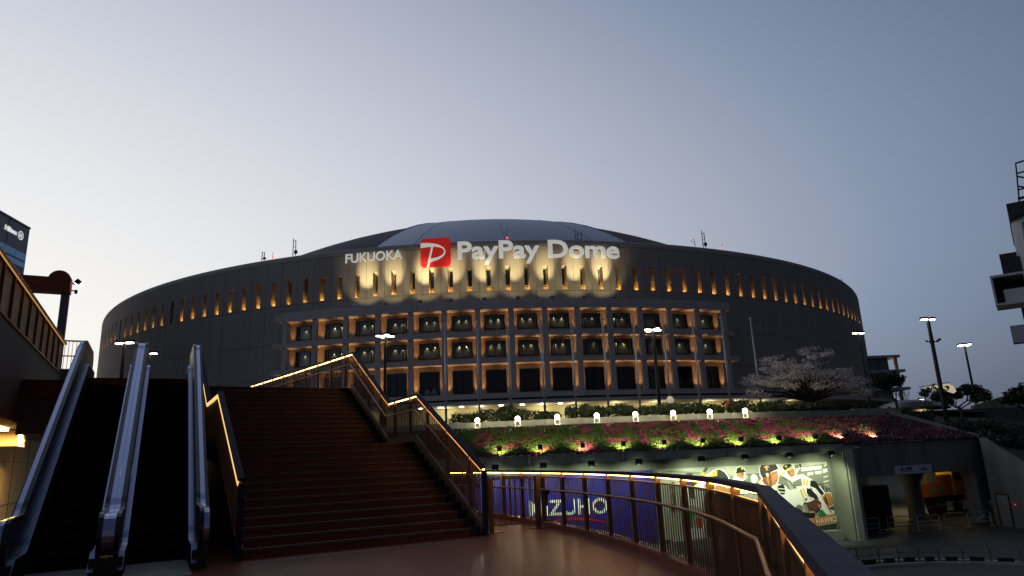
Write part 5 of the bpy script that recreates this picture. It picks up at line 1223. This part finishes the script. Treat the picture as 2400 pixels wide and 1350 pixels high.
# lit banner behind the tall lamp
bn = thing('banner', 'lit cream banner with a brown mark behind the tall lamp post', 'banner', (34.6, 58.6, 5.3))
M_ban = mat('lit banner cloth', (.8, .72, .5), .8, 0, .12, 3, emit=(1, .86, .55), estr=.42)
q = [(-.15, .62), (.9, .75), (2.0, .86), (2.45, .62), (2.62, .18), (2.3, .02), (1.9, .18), (1.2, .22), (.85, .42), (.3, .45)]
mb = MB(lambda p: Vector((p.x, p.z + .12 * math.sin(p.x * 2.2), p.y))); mb.prism(q, -.012, .012); mb.build('cloth', M_ban, bn)
mb = MB(lambda p: Vector((p.x, p.z + .12 * math.sin(p.x * 2.2), p.y))); mb.prism([(1.6, .62), (1.95, .72), (2.1, .55), (1.95, .35), (1.75, .25), (1.85, .48)], -.02, -.014); mb.prism([(.35, .56), (.7, .58), (.75, .50), (.4, .48)], -.02, -.014); mb.build('mark', mat('brown mark', (.34, .12, .02), .7, 0, .1, 3), bn)
mb = MB(); mb.tube([(-.4, .1, .68), (2.3, .1, .98)], .03, 6); mb.tube([(0, .1, -1.4), (0, .1, .72)], .04, 6); mb.build('pole', M_black, bn)

# ------------------------------------------------------------------ trees
def limb(mb, p, d, L, r, depth, rn, tips, spread=.75, up=.2):
    q = p + d * L; mid = p + d * L * .5 + Vector((rn.uniform(-1, 1), rn.uniform(-1, 1), rn.uniform(-1, 1))) * L * .08
    mb.tube([p, mid, q], [r, r * .8, r * .62], 6 if depth > 1 else 4)
    tips.append((mid, depth)); tips.append((q, depth))
    if depth == 0: return
    for k in range(rn.choice((2, 3, 3))):
        nd = (d + Vector((rn.uniform(-1, 1), rn.uniform(-1, 1), rn.uniform(-.5, .6) + up)) * spread).normalized()
        limb(mb, q if k else mid.lerp(q, .6), nd, L * rn.uniform(.62, .85), r * .58, depth - 1, rn, tips, spread, up)
def tree(name, label, base, h, mats_, seed, depth=4, L0=1.4, leaves=14, leaf=.09, cl=.32, spread=.7, up=.25, flat=.3, squash=(1, 1, 1), r0=.12, bare=False):
    rn = random.Random(seed); t = thing(name, label, 'tree', base); mb = MB(); tips = []
    mb.tube([(0, 0, -.3), (.03, .02, h * .25), (.0, .05, h * .5)], [r0 * 1.4, r0, r0 * .85], 8); top = Vector((0, .05, h * .5))
    for k in range(4 if depth > 2 else 3):
        a = rn.uniform(0, 6.28); limb(mb, top - Vector((0, 0, rn.uniform(0, h * .15))), Vector((math.cos(a) * .8, math.sin(a) * .8, up + .35)).normalized(), L0, r0 * .6, depth, rn, tips, spread, up)
    sq = lambda p: Vector((p.x * squash[0], p.y * squash[1], h * .4 + (p.z - h * .4) * squash[2] if p.z > h * .4 else p.z))
    mb.v = [tuple(sq(Vector(v))) for v in mb.v]; mb.build('trunk', M_bark, t, fix=False)
    if not bare:
        cm2 = MB()
        for p, dd in tips:
            if dd > depth - 2: continue
            leafcloud(cm2, sq(p), (cl, cl, cl * .6), leaves, leaf, rn, flat, .2)
        cm2.build('crown', mats_, t, fix=False)
    return t
M_blo = [mat('cherry blossom', (.62, .55, .57), .7, 0, .12, 4), mat('cherry blossom dull', (.46, .39, .41), .7, 0, .12, 4)]  # two petal tones dealt out at random
rn = random.Random(77); ch = thing('cherry_tree', 'wide cherry tree in pale blossom on the terrace right of the flagpoles', 'tree', G(26.7, 9, 3.95), gang(26.7))
bt_, bc = MB(), MB(); top = Vector((.1, 0, 1.15))
bt_.tube([(0, 0, -.3), (.12, .05, .5), top], [.30, .24, .20], 10)
for k in range(92):
    th, rr = rn.uniform(0, 6.283), math.sqrt(rn.random()); x = math.cos(th) * rr; y = math.sin(th) * rr
    c = Vector((x * 5.9 - .3, y * 3.6, 1.45 + (1 - rr ** 2.4) * 3.7 * rn.uniform(.35, 1.0) + rn.uniform(-.35, .8)))
    m1 = top.lerp(c, .45) + Vector((0, 0, .25 + .3 * rn.random())); m2 = top.lerp(c, .8) + Vector((0, 0, .12))
    bt_.tube([top, m1, m2, c], [.09, .055, .03, .012], 5)
    for s_ in range(3):
        c2 = c + Vector((rn.uniform(-.8, .8), rn.uniform(-.6, .6), rn.uniform(-.2, .3))); bt_.tube([m2, c2], [.02, .006], 4)
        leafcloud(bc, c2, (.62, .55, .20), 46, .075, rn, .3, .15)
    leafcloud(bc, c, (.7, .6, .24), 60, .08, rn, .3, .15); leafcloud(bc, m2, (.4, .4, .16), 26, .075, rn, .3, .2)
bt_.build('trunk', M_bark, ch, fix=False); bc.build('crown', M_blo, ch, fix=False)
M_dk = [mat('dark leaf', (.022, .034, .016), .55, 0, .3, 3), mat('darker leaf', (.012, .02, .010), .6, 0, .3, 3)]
M_sp = [mat('young leaf', (.07, .10, .035), .55, 0, .3, 3), mat('young leaf deep', (.04, .06, .02), .6, 0, .3, 3)]  # light and deep leaf tones mixed at random
tree('broadleaf_tree', 'upright dark tree in front of the lit side block on the right', (32.8, 60, 3.7), 3.0, M_dk, 3, 3, 1.05, 26, .13, .34, .6, .45, .2)
tree('broadleaf_tree', 'thin young tree with light leaves left of the tall lamp post', (34.1, 57.2, 3.3), 2.6, M_sp, 8, 2, .75, 14, .10, .22, .5, .6, .2, r0=.05)
tree('broadleaf_tree', 'bushy dark tree right of the tall lamp post', (36.9, 58, 3.0), 2.5, M_dk, 12, 3, .85, 30, .12, .36, .75, .15, .2)
tree('broadleaf_tree', 'dark tree at the right edge below the boxy tower', (44.0, 60, 2.6), 2.5, M_dk, 17, 3, .9, 30, .13, .40, .7, .2, .2)
tree('bare_tree', 'leafless twiggy tree behind the kiosk roof', (37.7, 66.9, 3.9), 1.6, M_dk, 30, 3, .8, 0, .1, .1, .45, .8, .2, r0=.06, bare=True)
BU = [(31.2, 58, 3.3, 1.3, 'at the right end of the planter wall'), (32.9, 56.0, 2.9, 1.2, 'above the raking curb'), (34.4, 54.2, 2.2, 1.1, 'at the foot of the tall lamp post'), (36.2, 54.5, 2.0, 1.2, 'just right of the tall lamp post foot'),
      (38.0, 54.0, 1.5, 1.1, 'half way down the bank'), (36.0, 51.6, 1.0, 1.0, 'above the wing wall'), (39.8, 56.5, 1.9, 1.2, 'under the tube light'), (37.6, 50.0, .2, 1.2, 'low above the wing wall'), (40.5, 51.5, .2, 1.4, 'at the right edge above the wing wall'), (30.4, 61.5, 3.9, 1.5, 'behind the blossom tree')]
for i, (x, y, z, s, w) in enumerate(BU):
    rn = random.Random(90 + i); t = thing('bush', 'dark bush on the planted bank %s' % w, 'bush', (x, y, z - .3), 0, 'bushes on the planted bank')
    mb = MB()
    for k in range(6): mb.tube([(0, 0, 0), (rn.uniform(-.7, .7) * s, rn.uniform(-.6, .6) * s, s * .8)], [.04, .012], 5)
    mb.build('stem', M_bark, t)
    mb = MB()
    for k in range(9): leafcloud(mb, (rn.uniform(-.9, .9) * s, rn.uniform(-.7, .7) * s, rn.uniform(.3, .8) * s), (.55 * s, .5 * s, .36 * s), 170, .09, rn)
    mb.build('foliage', M_dk if i % 3 else M_lf, t, fix=False)

# ------------------------------------------------------------------ buildings at the edges
an = thing('side_block', 'small lit balcony block on the right flank of the stadium', 'building', (0, 0, 0))
for z0, z1, xr in ((20.75, 21.35, 90.2), (17.3, 17.95, 90.9), (13.2, 13.8, 91.4)):
    mb = MB(); mb.box(80, xr, 160, 172, z0, z1); mb.build('floor_slab', M_slab, an)
for z0, z1 in ((17.95, 20.75), (13.8, 17.3), (4, 13.2)):
    mb = MB(); mb.box(80, 87.6, 160.8, 171.5, z0, z1); mb.build('wall', M_gd, an)
    for y in (161.0, 166, 171):
        mb = MB(); mb.box(89.2, 89.8, y - .3, y + .3, z0, z1); mb.build('column', M_ochre, an)
    lamp('POINT', 'balcony_glow', (88.5, 163, z0 + .3), 55, UPL, an, radius=.1); lamp('POINT', 'balcony_glow', (88.5, 169, z0 + .3), 55, UPL, an, radius=.1)

ht = thing('hotel_tower', 'tall slate hotel tower with a white name and blue glass bands at the left edge', 'building', (0, 0, 0))
HF = Vector((-101.5, 136.3, 0)); Ht = Vector((.117, -.993, 0)); Hn = Vector((.993, .117, 0))
TH = lambda p: HF + Ht * p.x + Hn * p.y + Vector((0, 0, p.z))
M_tow = mat('slate cladding', (.085, .085, .11), .45, .3, .08, .3); M_bg = mat('blue glass', (.10, .22, .36), .10, .85, .1, .2)
mb = MB(TH); mb.box(0, 46, -30, 0, 0, 52.6); mb.build('shell', M_tow, ht)
z = 46.7; k = 0
while z > 18:
    h_ = 1.5 if k == 0 else 1.15
    for i in range(12):
        mb = MB(TH); mb.box(.3 + i * 3.6, 3.8 + i * 3.6, .004, .10, z - h_, z); mb.build('window_pane', M_bg, ht)
    z -= h_ + (.35 if k % 2 == 0 else 1.5); k += 1
for i in range(1, 7):
    mb = MB(TH); mb.box(i * 7 - .04, i * 7 + .04, .003, .05, 47.2, 52.5); mb.build('cladding_joint', M_black, ht)
mb = MB(TH); mb.box(-.1, 46, -30, .15, 52.4, 52.75); mb.build('parapet', M_tow, ht)
M_hl = mat('white sign letters', (.85, .85, .85), .5, 0, 0, emit=(1, 1, 1), estr=.55)
me = text_mesh('Hilton', 1, M_hl, .08, .035); x0, x1 = xext(me); s = 3.85 / (x1 - x0)
for v in me.vertices: v.co = TH(Vector((8.25 - (v.co.x - x0) * s, .12 + v.co.z, 49.62 + v.co.y * 1.35)))
link('lettering', me, ht)
mb = MB(TH); n = 28; ro, ri = .95, .70; vs = []
for i in range(n): a = 2 * math.pi * i / n; vs += [(2.98 + ro * math.cos(a), .16, 50.0 + ro * math.sin(a)), (2.98 + ri * math.cos(a), .16, 50.0 + ri * math.sin(a))]
mb.add(vs, [(2 * i, 2 * ((i + 1) % n), 2 * ((i + 1) % n) + 1, 2 * i + 1) for i in range(n)]); mb.build('ring', M_hl, ht, fix=False)
me = text_mesh('H', 1.2, M_hl, .04, .05); x0, x1 = xext(me)
for v in me.vertices: v.co = TH(Vector((2.98 + (x1 - x0) / 2 - (v.co.x - x0), .14 + v.co.z, 49.56 + v.co.y)))
link('emblem', me, ht)

bt = thing('boxy_tower', 'dark tower with projecting boxes and a steel frame at the right edge', 'building', (0, 0, 0))
BA = R_(37); BX = Vector((math.cos(BA), -math.sin(BA), 0)); BY = Vector((math.sin(BA), math.cos(BA), 0))
TB = lambda p: Vector((57.1, 75.6, 0)) + BX * ((p.x - 56.3) * .8) + BY * (p.y - 76) + Vector((0, 0, p.z))
M_pale = mat('pale panel', (.34, .36, .37), .5, .1, .14, .6, streak=True)
mb = MB(TB); mb.box(56.3, 74, 76, 92, 3, 21.5); mb.build('core', M_black, bt)
# curved pale upper block
q = [(57.3 + 3 * (1 - math.cos(R_(a))), 74 + 3 * (1 - math.sin(R_(a)))) for a in range(0, 91, 10)]
mb = MB(TB); mb.prism(q + [(74, 74), (74, 90), (57.3, 90)], 19.6, 25.6); mb.build('upper_block', M_pale, bt, smooth=False)
mb = MB(TB); mb.box(57.2, 74, 73.4, 89, 25.62, 27.1); mb.build('roof_band', M_black, bt)
mb = MB(TB); mb.box(55.1, 57.2, 78.5, 84, 19.2, 22.6); mb.build('dark_fin', M_black, bt)
fr = MB(TB)
x0, x1, y0, y1, z0, z1 = 53.6, 57.6, 72.2, 76, 15.6, 19.0
mb = MB(TB); mb.box(x0, x1, y0, y1, z0, z0 + .25); mb.box(x0, x1, y0, y1, z1 - .25, z1); mb.box(x0, x0 + .25, y0, y1, z0 + .25, z1 - .25); mb.box(x1 - .25, x1, y0, y1, z0 + .25, z1 - .25); mb.build('open_box', M_pale, bt)
mb = MB(TB); mb.box(x0 + .25, x1 - .25, y1 - .3, y1 - .05, z0 + .25, z1 - .25); mb.build('box_back', M_black, bt)
mb = MB(TB); mb.box(x0 + 1.2, x1 - .3, y0 + .3, y0 + .45, z0 + .26, z0 + 1.7); mb.build('box_panel', M_pale, bt)
mb = MB(TB); mb.box(54.6, 56.6, 74.2, 76, 11.6, 13.5); mb.build('small_box', mat('lilac grey panel', (.25, .25, .29), .5, .1, .1, 1), bt)
mb = MB(TB); mb.box(57.9, 62, 74.6, 75.98, 11.6, 16.2); mb.build('pale_panel', M_pale, bt)
mb = MB(TB); mb.box(58.2, 66, 70.8, 75.9, 20.0, 20.3); mb.box(58.2, 66, 70.8, 75.9, 24.0, 24.3); mb.box(58.2, 58.5, 70.8, 75.9, 20.3, 24.0); mb.build('projecting_bay', M_pale, bt)
for k in range(9):
    mb = MB(TB); mb.box(58.8 + k * .7, 59.3 + k * .7, 72.6, 72.75, 20.35, 23.95); mb.build('louvre', M_pale, bt)
def strut(p, q): fr.bar(p, q, .16, .16)
for y in (76, 80):
    strut((58.7, y, 27.1), (59.4, y, 32.4)); strut((62.7, y, 27.1), (62.4, y, 32.6)); strut((59.4, y, 32.4), (62.4, y, 32.6)); strut((59.0, y, 29.2), (62.6, y, 29.4)); strut((59.2, y, 30.8), (62.6, y, 29.4)); strut((58.7, y, 28.2), (62.6, y, 28.4))
strut((59.4, 76, 32.4), (59.4, 80, 32.4)); strut((62.4, 76, 32.6), (62.4, 80, 32.6))
fr.build('steel_frame', M_black, bt)
